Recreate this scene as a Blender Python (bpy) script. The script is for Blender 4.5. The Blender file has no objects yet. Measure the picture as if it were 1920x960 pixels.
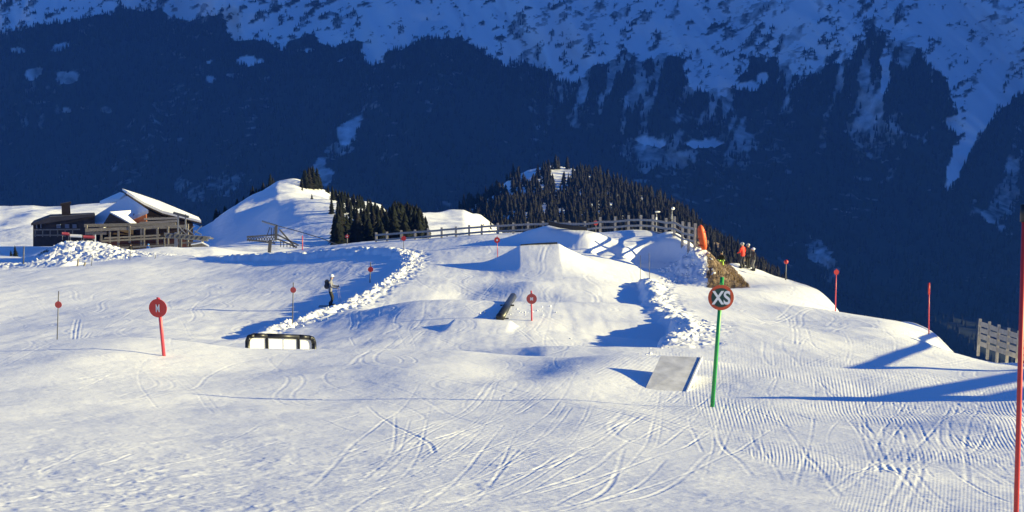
SUN_E = 5.0; SKY_S = 0.073; EXPO = 1.55; HAZE = 0.8e-4; NCOL = 1150; NROW = 1550; NTRK = 380
import bpy, bmesh, math, random
import numpy as np
from mathutils import Vector, Matrix
random.seed(7); RNG = np.random.default_rng(7)
# ------------------------------------------------------------------ scene, camera
sc = bpy.context.scene
C = sc.collection
F = 2400.0; TH = math.radians(10.0)
cam_d = bpy.data.cameras.new('camera'); cam = bpy.data.objects.new('camera', cam_d); C.objects.link(cam)
cam_d.sensor_width = 36.0; cam_d.lens = F/1920*36.0
cam_d.clip_start = 0.1; cam_d.clip_end = 30000
cam.location = (0, 0, 0); cam.rotation_euler = (math.radians(90)-TH, 0, 0)
sc.camera = cam
cT, sT = math.cos(TH), math.sin(TH)
def P(u, v, Y):
    """point seen at reference pixel (u, v) whose forward distance is Y"""
    cx = (u-960)/F; cy = (480-v)/F
    dy = cT + cy*sT; dz = -sT + cy*cT
    return Vector((cx/dy*Y, Y, dz/dy*Y))
def tv(v):                      # depression tangent of an image row
    cy = (480-np.asarray(v, float))/F
    return -(-sT + cy*cT)/(cT + cy*sT)
def sx(u, v):                   # x / y of an image point
    return (np.asarray(u, float)-960)/F/(cT + (480-np.asarray(v, float))/F*sT)
def uv_of(x, y, z):
    d = y*cT - z*sT
    return 960 + F*x/d, 480 - F*(y*sT + z*cT)/d

# ------------------------------------------------------------------ sun and sky
SE = math.radians(13.5); SA = math.radians(-4.0)          # elevation; azimuth from +x towards +y
SUN = Vector((math.cos(SE)*math.cos(SA), math.cos(SE)*math.sin(SA), math.sin(SE)))
ld = bpy.data.lights.new('sun', 'SUN'); lo = bpy.data.objects.new('sun', ld); C.objects.link(lo)
ld.energy = SUN_E; ld.angle = math.radians(0.5); ld.color = (1.0, 0.87, 0.42)
lo.rotation_euler = (-SUN).to_track_quat('-Z', 'Y').to_euler()
w = bpy.data.worlds.new('World'); sc.world = w; w.use_nodes = True
nt = w.node_tree; bg = nt.nodes['Background']
sky = nt.nodes.new('ShaderNodeTexSky'); sky.sky_type = 'NISHITA'; sky.sun_disc = False
sky.sun_elevation = SE; sky.sun_rotation = math.radians(94.0)
sky.air_density = 1.0; sky.dust_density = 0.1; sky.ozone_density = 6.0; sky.altitude = 2000
tint = nt.nodes.new('ShaderNodeVectorMath'); tint.operation = 'MULTIPLY'; tint.inputs[1].default_value = (.395, .62, .87)
nt.links.new(sky.outputs[0], tint.inputs[0]); nt.links.new(tint.outputs[0], bg.inputs[0]); bg.inputs[1].default_value = SKY_S
vs = sc.view_settings; vs.view_transform = 'Standard'; vs.look = 'None'; vs.exposure = EXPO; vs.gamma = 1
sc.render.film_transparent = False
cy = sc.cycles; cy.max_bounces = 6; cy.volume_bounces = 0; cy.diffuse_bounces = 3
cy.use_denoising = True
# ------------------------------------------------------------------ tagging helpers
def tag(o, label=None, cat=None, group=None, kind=None):
    if label: o['label'] = label
    if cat: o['category'] = cat
    if group: o['group'] = group
    if kind: o['kind'] = kind
    return o
def empty(name, loc, label, cat, group=None, rz=0):
    o = bpy.data.objects.new(name, None); C.objects.link(o); o.location = loc; o.rotation_euler = (0, 0, rz)
    o.empty_display_size = .2
    return tag(o, label, cat, group)
# ------------------------------------------------------------------ materials
MATS = {}
def mat(name, col, rough=.6, noise=.0, scale=6, metal=0, bump=0, spec=.5):
    if name in MATS: return MATS[name]
    m = bpy.data.materials.new(name); m.use_nodes = True; t = m.node_tree; b = t.nodes['Principled BSDF']
    b.inputs['Roughness'].default_value = rough; b.inputs['Metallic'].default_value = metal
    b.inputs['Specular IOR Level'].default_value = spec
    tc = t.nodes.new('ShaderNodeTexCoord'); n = t.nodes.new('ShaderNodeTexNoise')
    n.inputs['Scale'].default_value = scale; n.inputs['Detail'].default_value = 5
    t.links.new(tc.outputs['Object'], n.inputs['Vector'])
    r = t.nodes.new('ShaderNodeMapRange'); r.inputs[3].default_value = 1-noise; r.inputs[4].default_value = 1+noise
    r.inputs[1].default_value = .25; r.inputs[2].default_value = .75
    t.links.new(n.outputs[0], r.inputs[0])
    mx = t.nodes.new('ShaderNodeVectorMath'); mx.operation = 'SCALE'; mx.inputs[0].default_value = col
    t.links.new(r.outputs[0], mx.inputs['Scale']); t.links.new(mx.outputs[0], b.inputs['Base Color'])
    if bump:
        bp = t.nodes.new('ShaderNodeBump'); bp.inputs['Strength'].default_value = bump; bp.inputs['Distance'].default_value = .02
        t.links.new(n.outputs[0], bp.inputs['Height']); t.links.new(bp.outputs[0], b.inputs['Normal'])
    MATS[name] = m
    return m
# ------------------------------------------------------------------ noise
def _h(ix, iy, seed):
    n = (ix.astype(np.int64)*374761393 + iy.astype(np.int64)*668265263 + seed*974634777) & 0x7fffffff
    n = ((n ^ (n >> 13))*1274126177) & 0x7fffffff
    n = ((n ^ (n >> 16))*668265263) & 0x7fffffff
    return ((n ^ (n >> 15)) & 0xffff)/65535.0
def vn(x, y, seed=0):
    x0 = np.floor(x); y0 = np.floor(y); fx = x-x0; fy = y-y0
    fx = fx*fx*fx*(fx*(fx*6-15)+10); fy = fy*fy*fy*(fy*(fy*6-15)+10)
    a = _h(x0, y0, seed); b = _h(x0+1, y0, seed); c = _h(x0, y0+1, seed); d = _h(x0+1, y0+1, seed)
    return (a*(1-fx)+b*fx)*(1-fy) + (c*(1-fx)+d*fx)*fy - .5
def fbm(x, y, s, octv=4, seed=0, gain=.5):
    r = np.zeros(np.broadcast(x, y).shape); a = 1.; k = 1./s
    ca, sa = math.cos(.7), math.sin(.7)
    for i in range(octv):
        xx = (x*ca - y*sa)*k + i*17.3; yy = (x*sa + y*ca)*k - i*9.1
        r += a*vn(xx, yy, seed+i); a *= gain; k *= 2.03; ca, sa = ca*.8-sa*.6, ca*.6+sa*.8
    return r
def ss(a, b, x):
    t = np.clip((x-a)/(b-a), 0, 1); return t*t*(3-2*t)
def grid_mesh(name, X, Y, Z, material, attrs=None, kind='structure', label=None, cat=None):
    nr, nc = X.shape
    co = np.stack([X, Y, Z], -1).reshape(-1, 3).astype(np.float32)
    idx = np.arange(nr*nc).reshape(nr, nc)
    q = np.stack([idx[:-1, :-1], idx[:-1, 1:], idx[1:, 1:], idx[1:, :-1]], -1).reshape(-1, 4)
    me = bpy.data.meshes.new(name)
    me.vertices.add(len(co)); me.vertices.foreach_set('co', co.ravel())
    me.loops.add(q.size); me.loops.foreach_set('vertex_index', q.ravel().astype(np.int32))
    me.polygons.add(len(q)); me.polygons.foreach_set('loop_start', np.arange(0, q.size, 4, dtype=np.int32))
    me.polygons.foreach_set('use_smooth', np.ones(len(q), bool))
    me.update(calc_edges=True)
    for k, a in (attrs or {}).items():
        at = me.attributes.new(k, 'FLOAT', 'POINT'); at.data.foreach_set('value', np.ascontiguousarray(a, np.float32).ravel())
    me.materials.append(material)
    o = bpy.data.objects.new(name, me); C.objects.link(o)
    return tag(o, label, cat, None, kind)
def soup(name, V, Fs, material, smooth=False):
    """mesh from numpy verts (n,3) and equal-sized faces (m,k)"""
    V = np.asarray(V, np.float32); Fs = np.asarray(Fs, np.int32); k = Fs.shape[1]
    me = bpy.data.meshes.new(name)
    me.vertices.add(len(V)); me.vertices.foreach_set('co', V.ravel())
    me.loops.add(Fs.size); me.loops.foreach_set('vertex_index', Fs.ravel())
    me.polygons.add(len(Fs)); me.polygons.foreach_set('loop_start', np.arange(0, Fs.size, k, dtype=np.int32))
    if smooth: me.polygons.foreach_set('use_smooth', np.ones(len(Fs), bool))
    me.update(calc_edges=True); me.materials.append(material)
    return me
# ------------------------------------------------------------------ the near piste: height function
SECT = {  # image column -> (row, forward distance) samples down the slope
 -500: [(900,10.5),(830,13.5),(760,19),(700,26),(655,32),(682,36.5),(640,50),(590,66),(555,80),(520,100),(505,118)],
 0:   [(900,10.5),(830,13.5),(760,19),(700,25.5),(657,31),(684,36.5),(641,50),(595,66),(558,80),(520,100),(505,118)],
 300: [(900,10.5),(830,14),(760,19.5),(700,24.8),(672,27.5),(657,31.5),(684,36.5),(650,44),(612,54),(572,68),(538,82),(505,100),(488,112)],
 500: [(900,10.5),(830,14),(762,19.5),(702,24.8),(668,28.5),(656,32),(684,36.5),(650,44),(617,54),(570,68),(531,82),(497,96),(478,105)],
 650: [(900,10.5),(830,14),(765,19.5),(705,24.5),(668,28.5),(657,32),(682,36.5),(640,43),(600,54),(562,66),(523,78),(492,88),(468,98),(459,104)],
 800: [(900,10.5),(830,14),(765,19.5),(705,24.5),(672,28.5),(661,32),(684,36.5),(636,43),(590,51),(564,57),(576,60.5),(535,69),(508,77),(480,85),(462,92),(449,99)],
 950: [(900,10.5),(830,14),(765,19.5),(705,24.5),(682,27),(668,33),(652,38),(612,46),(590,51),(566,57),(577,60.5),(540,68),(510,76),(480,83),(455,90),(438,97)],
 1100:[(900,10.5),(830,14),(765,19.5),(705,23.5),(669,27),(668,32),(655,37),(615,46),(590,52),(565,58),(568,60.5),(535,67),(508,75),(480,82),(452,88),(436,94)],
 1250:[(900,10.5),(870,11.7),(770,20),(745,22.3),(696,24.8),(670,26.5),(686,30),(652,38),(612,47),(603,51),(570,62),(535,75),(515,82),(470,86),(440,90)],
 1400:[(900,10.5),(870,11.7),(770,20),(725,23),(690,25.5),(682,27),(700,30),(668,36),(612,48),(606,52),(570,64),(540,76),(522,84)],
 1500:[(900,10.5),(870,11.7),(770,20),(723,23),(692,25.5),(688,27),(706,30),(676,35),(616,48),(610,52),(575,64),(540,79),(530,85)],
 1700:[(900,10.5),(870,11.7),(768,20),(723,23),(699,25.5),(695,27),(713,30),(682,35),(648,42),(624,49),(610,57)],
 1900:[(900,10.5),(870,11.7),(762,20),(728,23),(708,25.5),(703,27),(706,31),(700,34),(690,39)],
 2300:[(900,10.5),(870,11.7),(750,20),(700,24),(660,27),(660,31),(655,38)],
}
cp = []
for u, L in SECT.items():
    for v, Y in L:
        cp.append((float(sx(u, v))*Y/(Y+4), math.log(Y), float(tv(v))*1.0))
    cp.append((float(sx(u, 960))*8/12, math.log(8.), 0.390)); cp.append((float(sx(u, 960))*7/11, math.log(7.), 0.4046)); cp.append((float(sx(u, 960))*9/13, math.log(9.2), 0.3755))
    v, Y = L[-1]; cp.append((float(sx(u, v))*Y/(Y+4), math.log(Y)+.25, float(tv(v))*1.0+.012))
cp = np.array(cp)
RC = .22
def rbf_fit(cp, lam=2e-4):
    n = len(cp); q = cp[:, :2]*np.array([1/.12, 1/.16])
    d = np.linalg.norm(q[:, None]-q[None], axis=2)
    K = np.sqrt(d*d + RC) + np.eye(n)*lam*10
    A = np.block([[K, np.c_[np.ones(n), q]], [np.c_[np.ones(n), q].T, np.zeros((3, 3))]])
    w = np.linalg.solve(A, np.r_[cp[:, 2], 0, 0, 0])
    return q, w
Q, W = rbf_fit(cp)
# smooth kernel evaluation on a coarse lattice, then cubic-ish lookup
S_AX = np.linspace(-.75, .75, 361); L_AX = np.linspace(math.log(7.), math.log(170.), 521)
SS_, LL_ = np.meshgrid(S_AX, L_AX)
q0 = SS_.ravel()/.12; q1 = LL_.ravel()/.16
T0 = np.zeros(q0.size)
for i in range(len(Q)):
    T0 += W[i]*np.sqrt((q0-Q[i, 0])**2+(q1-Q[i, 1])**2 + RC)
T0 += W[-3] + W[-2]*q0 + W[-1]*q1
T0 = T0.reshape(SS_.shape)
def blur(a, n):
    for _ in range(n):
        p = np.pad(a, 1, mode='edge'); a = (p[1:-1, 1:-1]*2+p[:-2, 1:-1]+p[2:, 1:-1]+p[1:-1, :-2]+p[1:-1, 2:])/6
    return a
T0 = blur(T0, 10)
def lut(s, l):
    fs = np.clip((s-S_AX[0])/(S_AX[1]-S_AX[0]), 0, len(S_AX)-1.001); fl = np.clip((l-L_AX[0])/(L_AX[1]-L_AX[0]), 0, len(L_AX)-1.001)
    i = fs.astype(int); j = fl.astype(int); a = fs-i; b = fl-j
    return (T0[j, i]*(1-a)+T0[j, i+1]*a)*(1-b)+(T0[j+1, i]*(1-a)+T0[j+1, i+1]*a)*b
EDGE = [(-900,520,118),(0,505,118),(60,505,121),(110,500,136),(230,500,136),(330,497,128),(370,485,112),(500,476,107),(640,460,104),(760,449,103),(1000,434,100),
        (1100,433,99),(1200,436,95),(1270,448,91),(1310,460,87),(1340,500,85.5),(1385,521,88.5),(1430,521,88.5),(1480,528,86),(1567,568,75),(1600,584,69),(1742,617,57),(1830,645,49),(1900,690,41),(2000,710,38),(2600,740,34)]
ed = np.array([(float(sx(u, v)), Y) for u, v, Y in EDGE])
def plane(u, v, Y):
    p = P(u, v, Y); return (p.x, p.y)
WALL = np.array([plane(*a) for a in [(420,640,47),(500,621,54),(560,614,57.5),(620,600,62),(680,576,68),(725,545,74),(750,522,79),(757,502,84),(748,488,88.5),(715,479,92.5),(660,474,96),(580,474,99),(500,477,103),(420,481,107),(330,488,113)]])
WALR = np.array([plane(*a) for a in [(1226,500,79),(1209,512,75),(1210,530,70),(1214,552,64),(1222,580,57),(1250,602,51),(1268,612,47.5),(1266,632,43),(1240,655,38.6),(1190,668,35)]])
def poly_dist(x, y, pl):
    """unsigned distance, side (+ = left of travel), parameter along"""
    best = np.full(x.shape, 1e9); side = np.zeros(x.shape); par = np.zeros(x.shape); acc = 0
    tot = np.linalg.norm(np.diff(pl, axis=0), axis=1).sum()
    for (ax, ay), (bx, by) in zip(pl[:-1], pl[1:]):
        dx, dy = bx-ax, by-ay; L = math.hypot(dx, dy)
        t = np.clip(((x-ax)*dx+(y-ay)*dy)/(L*L), 0, 1)
        d = np.hypot(x-ax-t*dx, y-ay-t*dy); m = d < best
        best = np.where(m, d, best); side = np.where(m, np.sign(dx*(y-ay)-dy*(x-ax)), side); par = np.where(m, (acc+t*L)/tot, par)
        acc += L
    return best, side, par
def softline(x, y, pl, wid, amp):
    d, s, t = poly_dist(x, y, pl); return amp*np.exp(-(d/wid)**2)*ss(0, .08, t)*ss(1, .92, t)
KX = P(1011, 455, 80).x
MOUND = np.array([plane(*a) for a in [(66,470,127),(90,460,127),(135,462,127),(185,475,126),(245,486,124),(300,494,122),(345,500,119)]])
MOUND_H = [1.2, 3.0, 2.8, 1.9, 1.3, .9, .5]
def features(x, y):
    z = np.zeros(x.shape); rough = np.zeros(x.shape)
    m = (y > 38) & (y < 140)
    if not m.any(): return z, rough
    X, Y = x[m], y[m]; r = np.zeros(X.shape); g = np.zeros(X.shape)
    # cut bank along the left piste (inside = left of travel)
    n1 = fbm(X, Y, 1.1, 3, 5)*.55
    d, s, t = poly_dist(X, Y, WALL); sd = d*s + n1
    en = ss(0, .12, t)*ss(1.0, .85, t); hh = np.interp(t, [0, .25, .36, .5, .62, .75, 1], [.7, .55, .24, .2, .34, .45, .5])*en
    r += np.where(sd > 0, -hh*.8*np.exp(-sd/7.), hh*.2*np.exp(sd/5.))*ss(0, .45, np.abs(sd)) + .13*en*np.exp(-((sd+.35)/.4)**2)
    g += .6*en*np.exp(-((sd+.7)/.8)**2)*ss(.35, 0, sd)
    # right bank
    d, s, t = poly_dist(X, Y, WALR); sd = d*s + n1*.8   # travelling towards the camera, left of travel = the right-hand side
    en = ss(0, .1, t)*ss(1.0, .85, t); hh = np.interp(Y, [36, 38.6, 41, 48.8, 50.5, 61, 65, 74, 80], [0, .4, .95, 1.0, .14, .14, .6, .6, .4])*en
    r += np.where(sd > 0, .15*hh*np.exp(-sd/4.), -.85*hh*np.exp(sd/5.))*ss(0, .4, np.abs(sd)) + .14*en*np.exp(-((sd-.3)/.45)**2)
    g += en*np.exp(-((sd-.7)/.8)**2)*ss(-.3, 0.1, sd)*.55
    # kicker with lip
    t = np.clip((Y-71)/9., 0, 1); prof = np.where(Y < 80, t*t, np.exp(-((Y-80)/.25)))
    lat = np.clip(1-(np.abs(X-KX)-1.25)/3.2, 0, 1)**1.7
    r += 1.05*prof*lat
    # second kicker, further back
    ax_, ay_ = plane(1030, 430, 89.3); bx, by = plane(1102, 430, 86.6); dx, dy = bx-ax_, by-ay_; L_ = math.hypot(dx, dy)
    q = ((X-ax_)*dx+(Y-ay_)*dy)/L_; e = (-(X-ax_)*dy+(Y-ay_)*dx)/L_      # along the lip, beyond the lip
    r += np.interp(q, [-4.4, 0, L_, L_+1.6], [0, 1.15, .8, 0])*np.where(e < 0, ss(-2.3, -.1, e), ss(3., .5, e))
    # hollow
    cx_, cy_ = plane(1234, 455, 84.3)
    dd = np.hypot((X-cx_)/2.5, (Y-cy_)/2.5); r += -1.0*ss(1.0, .6, dd)
    cx_, cy_ = plane(1140, 458, 84.5)
    dd = np.hypot((X-cx_)/1.3, (Y-cy_)/2.4); r += -.3*ss(1.0, .4, dd)
    # bank below the fence end
    u_ = 960 + F*X/Y/cT*1.0
    hx = np.interp(X, [plane(1205,500,82)[0], plane(1235,500,82)[0], plane(1290,500,82)[0], plane(1330,500,82)[0], plane(1362,500,82)[0], plane(1392,500,82)[0]], [0, .35, 1.0, 1.25, .7, 0])
    r += hx*np.exp(-((Y-82.3)/np.where(Y < 82.3, 2.4, 2.8+2*ss(5.5, 9, X*0+hx*0)))**2); g += ss(.2, .8, hx)*np.exp(-((Y-82)/3.)**2)*.9
    r += softline(X, Y, np.array([plane(1150,436,95), plane(1215,440,91.5), plane(1250,445,88.5), plane(1280,452,85.5), plane(1325,462,81)]), 1.5, .08)
    r += softline(X, Y, np.array([plane(1255,446,89), plane(1272,449,87), plane(1295,456,84), plane(1330,464,80), plane(1350,466,78)]), 1.3, .65)
    r += .7*ss(-22, -34, X)*ss(52, 75, Y)*ss(111, 96, Y)
    # mound with the netting, left
    d, s, t = poly_dist(X, Y, MOUND)
    hm = np.interp(t, np.linspace(0, 1, len(MOUND_H)), MOUND_H)
    near = Y < np.interp(X, MOUND[:, 0], MOUND[:, 1])
    wl = np.where(near, 6.5, 5.0)
    e = hm*np.exp(-(d/wl)**2); r += e; g += ss(.25, 1., e)*.8
    # rough bank edge on the far left
    e = softline(X, Y, np.array([plane(-60,508,114), plane(30,508,114), plane(100,510,113), plane(150,512,112)]), 1.5, .45); r += e; g += e*1.4
    # take-off for the tube
    a = P(905, 608, 48.6)
    lat = ss(1.45, 1.05, np.abs(X-(a.x+(Y-48.6)*.08))); r += .20*lat*np.where(Y < 48.6, np.clip((Y-45.6)/3., 0, 1), np.exp(-(Y-48.6)/.12))
    z[m] = r; rough[m] = g
    return z, rough
LIPS = [(-400, 1030, 31.8, .32, 5.), (670, 905, 57., .4, 4.), (1215, 2100, 26.6, .34, 4.), (1265, 1660, 48.3, .36, 4.), (960, 1250, 60.0, .10, 4.)]
def height(x, y):
    x = np.asarray(x, float); y = np.asarray(y, float)
    s = x/np.maximum(y+4, .5); ye = np.interp(x/np.maximum(y, 1), ed[:, 0], ed[:, 1])
    yc = np.clip(y, 7.2, ye); xe = np.where(y > ye, x/y*ye, x)
    t = lut(xe/(yc+4), np.log(yc)); zz = -t*yc
    # in front of 8 m: the slope the camera stands on
    zn = -1.6 - .176*y
    zz = np.where(y < 8, zn + (zz-(-1.6-.176*np.maximum(y, 7.2)))*ss(5.0, 8.0, y), zz)
    f, g = features(x, np.minimum(y, 1e9))
    uc = 960 + F*cT*x/np.maximum(y, 1)
    for (u0, u1, Yc, D, dec) in LIPS:
        yc_ = Yc(uc) if callable(Yc) else Yc
        e = y-yc_; f = f - D*np.where(e > 0, (1-np.exp(-np.maximum(e, 0)/.25))*np.exp(-np.maximum(e, 0)/dec), 0)*ss(u0, u0+60, uc)*ss(u1, u1-60, uc) + .04*np.exp(-(e/.35)**2)*ss(u0, u0+60, uc)*ss(u1, u1-60, uc)
    over = np.maximum(y-ye, 0)
    zz = zz + f*np.exp(-over/3.) - over*ss(0, 2.5, over)*.62 - over**2*.0008*0
    return zz, g
def gz(x, y): return float(height(np.array([x]), np.array([y]))[0][0])
def hit(u, v, y0=7.5, y1=140):
    """first point of the slope seen at a pixel"""
    ys = np.exp(np.linspace(math.log(y0), math.log(y1), 1500)); s = float(sx(u, v)); t = float(tv(v))
    zz = height(s*ys, ys)[0]; b = -t*ys - zz
    k = np.where(b < 0)[0]
    if len(k) == 0: k = [len(ys)-1]
    y = ys[k[0]]; return Vector((s*y, y, gz(s*y, y)))
# ------------------------------------------------------------------ snow materials
def snow_material(name, col=(.86, .87, .89), fine=1.0, corduroy=False, bare=False, far=False):
    m = bpy.data.materials.new(name); m.use_nodes = True; t = m.node_tree; b = t.nodes['Principled BSDF']; L = t.links
    b.inputs['Base Color'].default_value = (*col, 1); b.inputs['Roughness'].default_value = .55; b.inputs['Specular IOR Level'].default_value = .35
    g = t.nodes.new('ShaderNodeNewGeometry')
    def noise(scale, det, dist=0):
        n = t.nodes.new('ShaderNodeTexNoise'); n.inputs['Scale'].default_value = scale; n.inputs['Detail'].default_value = det
        n.inputs['Distortion'].default_value = dist; L.new(g.outputs['Position'], n.inputs['Vector']); return n.outputs[0]
    def math_(op, a, bb, c=None):
        n = t.nodes.new('ShaderNodeMath'); n.operation = op
        for i, x in enumerate((a, bb, c)):
            if x is None: continue
            if isinstance(x, (int, float)): n.inputs[i].default_value = x
            else: L.new(x, n.inputs[i])
        return n.outputs[0]
    if far: h = math_('MULTIPLY', noise(.12, 6), .8)
    else:
        h = math_('MULTIPLY', noise(20, 6), .0040*fine)
        h = math_('ADD', h, math_('MULTIPLY', noise(3.2, 4, .6), .011*fine))
    if corduroy:
        at = t.nodes.new('ShaderNodeAttribute'); at.attribute_name = 'ridge_phase'
        am = t.nodes.new('ShaderNodeAttribute'); am.attribute_name = 'ridge_amount'
        s_ = math_('SINE', math_('MULTIPLY', at.outputs['Fac'], 2*math.pi), 0)
        h = math_('ADD', h, math_('MULTIPLY', s_, math_('MULTIPLY', am.outputs['Fac'], .00105)))
    bp = t.nodes.new('ShaderNodeBump'); bp.inputs['Strength'].default_value = 1; bp.inputs['Distance'].default_value = 1
    L.new(h, bp.inputs['Height']); L.new(bp.outputs[0], b.inputs['Normal'])
    if bare:
        at = t.nodes.new('ShaderNodeAttribute'); at.attribute_name = 'bare_ground'
        n = noise(bare, 5)
        f = t.nodes.new('ShaderNodeMapRange'); f.inputs[1].default_value = -.06; f.inputs[2].default_value = .06
        L.new(math_('SUBTRACT', at.outputs['Fac'], math_('ADD', math_('MULTIPLY', math_('SUBTRACT', n, .5), 1.4), .5)), f.inputs[0])
        mx = t.nodes.new('ShaderNodeMix'); mx.data_type = 'RGBA'; L.new(f.outputs[0], mx.inputs[0])
        mx.inputs[6].default_value = (*col, 1)
        r = t.nodes.new('ShaderNodeValToRGB'); L.new(noise(bare*2.3, 4), r.inputs[0])
        r.color_ramp.elements[0].color = (.07, .05, .035, 1); r.color_ramp.elements[1].color = (.30, .21, .12, 1)
        r.color_ramp.elements[0].position = .35; r.color_ramp.elements[1].position = .65
        L.new(r.outputs[0], mx.inputs[7]); L.new(mx.outputs[2], b.inputs['Base Color'])
    return m
# ------------------------------------------------------------------ the near piste: mesh
su = np.concatenate([np.linspace(-1.1, -.46, 60, endpoint=False), np.linspace(-.46, .46, NCOL), np.linspace(.46, 1.1, 61)[1:]])
ya = np.concatenate([np.linspace(-3.5, 5.5, 60, endpoint=False), np.exp(np.linspace(math.log(5.5), math.log(142), NROW)), np.linspace(143, 260, 60)])
Sg, Yg = np.meshgrid(su, ya)
Xg = Sg*(Yg+4)
Zg, Rg = height(Xg, Yg)
ye_g = np.interp(Xg/np.maximum(Yg, 1), ed[:, 0], ed[:, 1])
far_k = np.clip(Yg/30, .5, 2)
# broad undulation, chop, chunks on the banks
Zg += fbm(Xg, Yg*.8, 5.0, 3, 11)*.13*ss(6, 12, Yg)
Zg += fbm(Xg, Yg*.6, 1.1, 3, 21)*.022
patch = ss(-.1, .25, fbm(Xg, Yg*.5, 4.5, 3, 31))
chop = np.abs(fbm(Xg+.2*fbm(Xg, Yg, .5, 2, 3), Yg*.8, .2, 4, 41))
lf = ss(2, -3, Xg)*ss(16, 11, Yg)
Zg += -chop*(.006 + .006*lf + .006*patch)*ss(60, 20, Yg)
vr = np.abs(fbm(Xg, Yg, .9, 4, 51, .6))
Zg += Rg*(-vr*.75 + .12)*np.exp(-np.maximum(Yg-ye_g, 0)/2)
# scratches running with the traffic
Zg += fbm(Xg, Yg*.12, .5, 3, 61)*.014*ss(30, 45, Yg)
Zg += fbm(Xg*.3, Yg*.9, .6, 3, 62)*.02*ss(1, -6, Xg)*ss(7, 10, Yg)*ss(110, 40, Yg)
# swells of the groomed surface
Zg += .28*ss(-5.2, -9.5, Xg)*ss(17, 24, Yg)*ss(31.5, 30, Yg)
for (u, v, Yq, rx, ry, h_) in [(850,672,30,1.0,2.2,.10),(985,712,24.5,1.0,2.2,-.09),(800,700,25,1.4,2.4,.08),(300,650,32,1.5,2.2,.12),(430,690,26,2.2,2.0,-.10),(120,760,19,1.6,2.5,.08),(480,770,18.5,1.4,1.2,.06),
                              (700,790,16.5,1.6,1.2,.05),(1040,640,40,1.0,3.,.04),(1000,530,68,1.6,2.4,.22),(870,540,67,1.6,3.,-.2),(1600,640,42,1.6,3.,-.16),(1480,590,57,2.5,4.,-.2),(1850,800,17,.9,1.6,.14),(1600,860,12.6,.6,.7,-.05),(1640,905,10.5,.6,.5,.04),(1130,800,16,1.,1.2,.05)]:
    p_ = P(u, v, Yq); e_ = np.exp(-((Xg-p_.x)/rx)**2-((Yg-p_.y)/ry)**2); Zg += h_*e_
# ski and board tracks
def carve(pts, wdt, dep, rim=.6):
    pts = np.asarray(pts, float)
    for (ax, ay), (bx, by) in zip(pts[:-1], pts[1:]):
        w3 = wdt*3.2; y0, y1 = min(ay, by)-w3, max(ay, by)+w3
        r0, r1 = np.searchsorted(ya, [y0, y1])
        if r1 <= r0 or r0 >= len(ya): continue
        sa = [(x+dw)/max(yy+4, 1) for x in (ax, bx) for yy in (y0, y1) for dw in (-w3, w3)]
        c0, c1 = np.searchsorted(su, [min(sa), max(sa)])
        if c1 <= c0: continue
        X = Xg[r0:r1, c0:c1]; Y = Yg[r0:r1, c0:c1]
        dx, dy = bx-ax, by-ay; LL = dx*dx+dy*dy+1e-9
        t = ((X-ax)*dx+(Y-ay)*dy)/LL
        inn = (t >= 0) & (t < 1)
        d = np.abs((X-ax)*dy-(Y-ay)*dx)/math.sqrt(LL)
        prof = -dep*np.exp(-(d/wdt)**2) + rim*dep*np.exp(-((d-1.7*wdt)/(.6*wdt))**2)
        Zg[r0:r1, c0:c1] += np.where(inn, prof, 0)
def smooth_path(pts, n=14):
    pts = [np.array(p, float) for p in pts]; pts = [2*pts[0]-pts[1]]+pts+[2*pts[-1]-pts[-2]]; out = []
    for i in range(1, len(pts)-2):
        a, b, c, d = pts[i-1:i+3]
        for k in range(n):
            t = k/n; out.append(.5*((2*b)+(-a+c)*t+(2*a-5*b+4*c-d)*t*t+(-a+3*b-3*c+d)*t**3))
    out.append(pts[-2]); return out
def px_track(pl, wdt=.07, dep=.035, twin=0, y0=7.5):
    w_ = []
    for u, v in pl:
        h_ = hit(u, v, y0); w_.append((h_.x, h_.y))
    if max(abs(a[1]-b[1]) for a, b in zip(w_[:-1], w_[1:])) > .45*max(a[1] for a in w_): return
    sp = smooth_path(w_)
    for a, b in zip(sp[:-1], sp[1:]):
        k = min(max(a[1]/26, 1), 2.6)*wdt/.03; kk = .45+.6*max(0, math.sin(a[0]*1.9+a[1]*.7))
        carve([a, b], .019*k, .0032*k*kk)
        if twin: carve([(a[0]+twin, a[1]), (b[0]+twin, b[1])], .019*k, .0028*k*kk)
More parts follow.
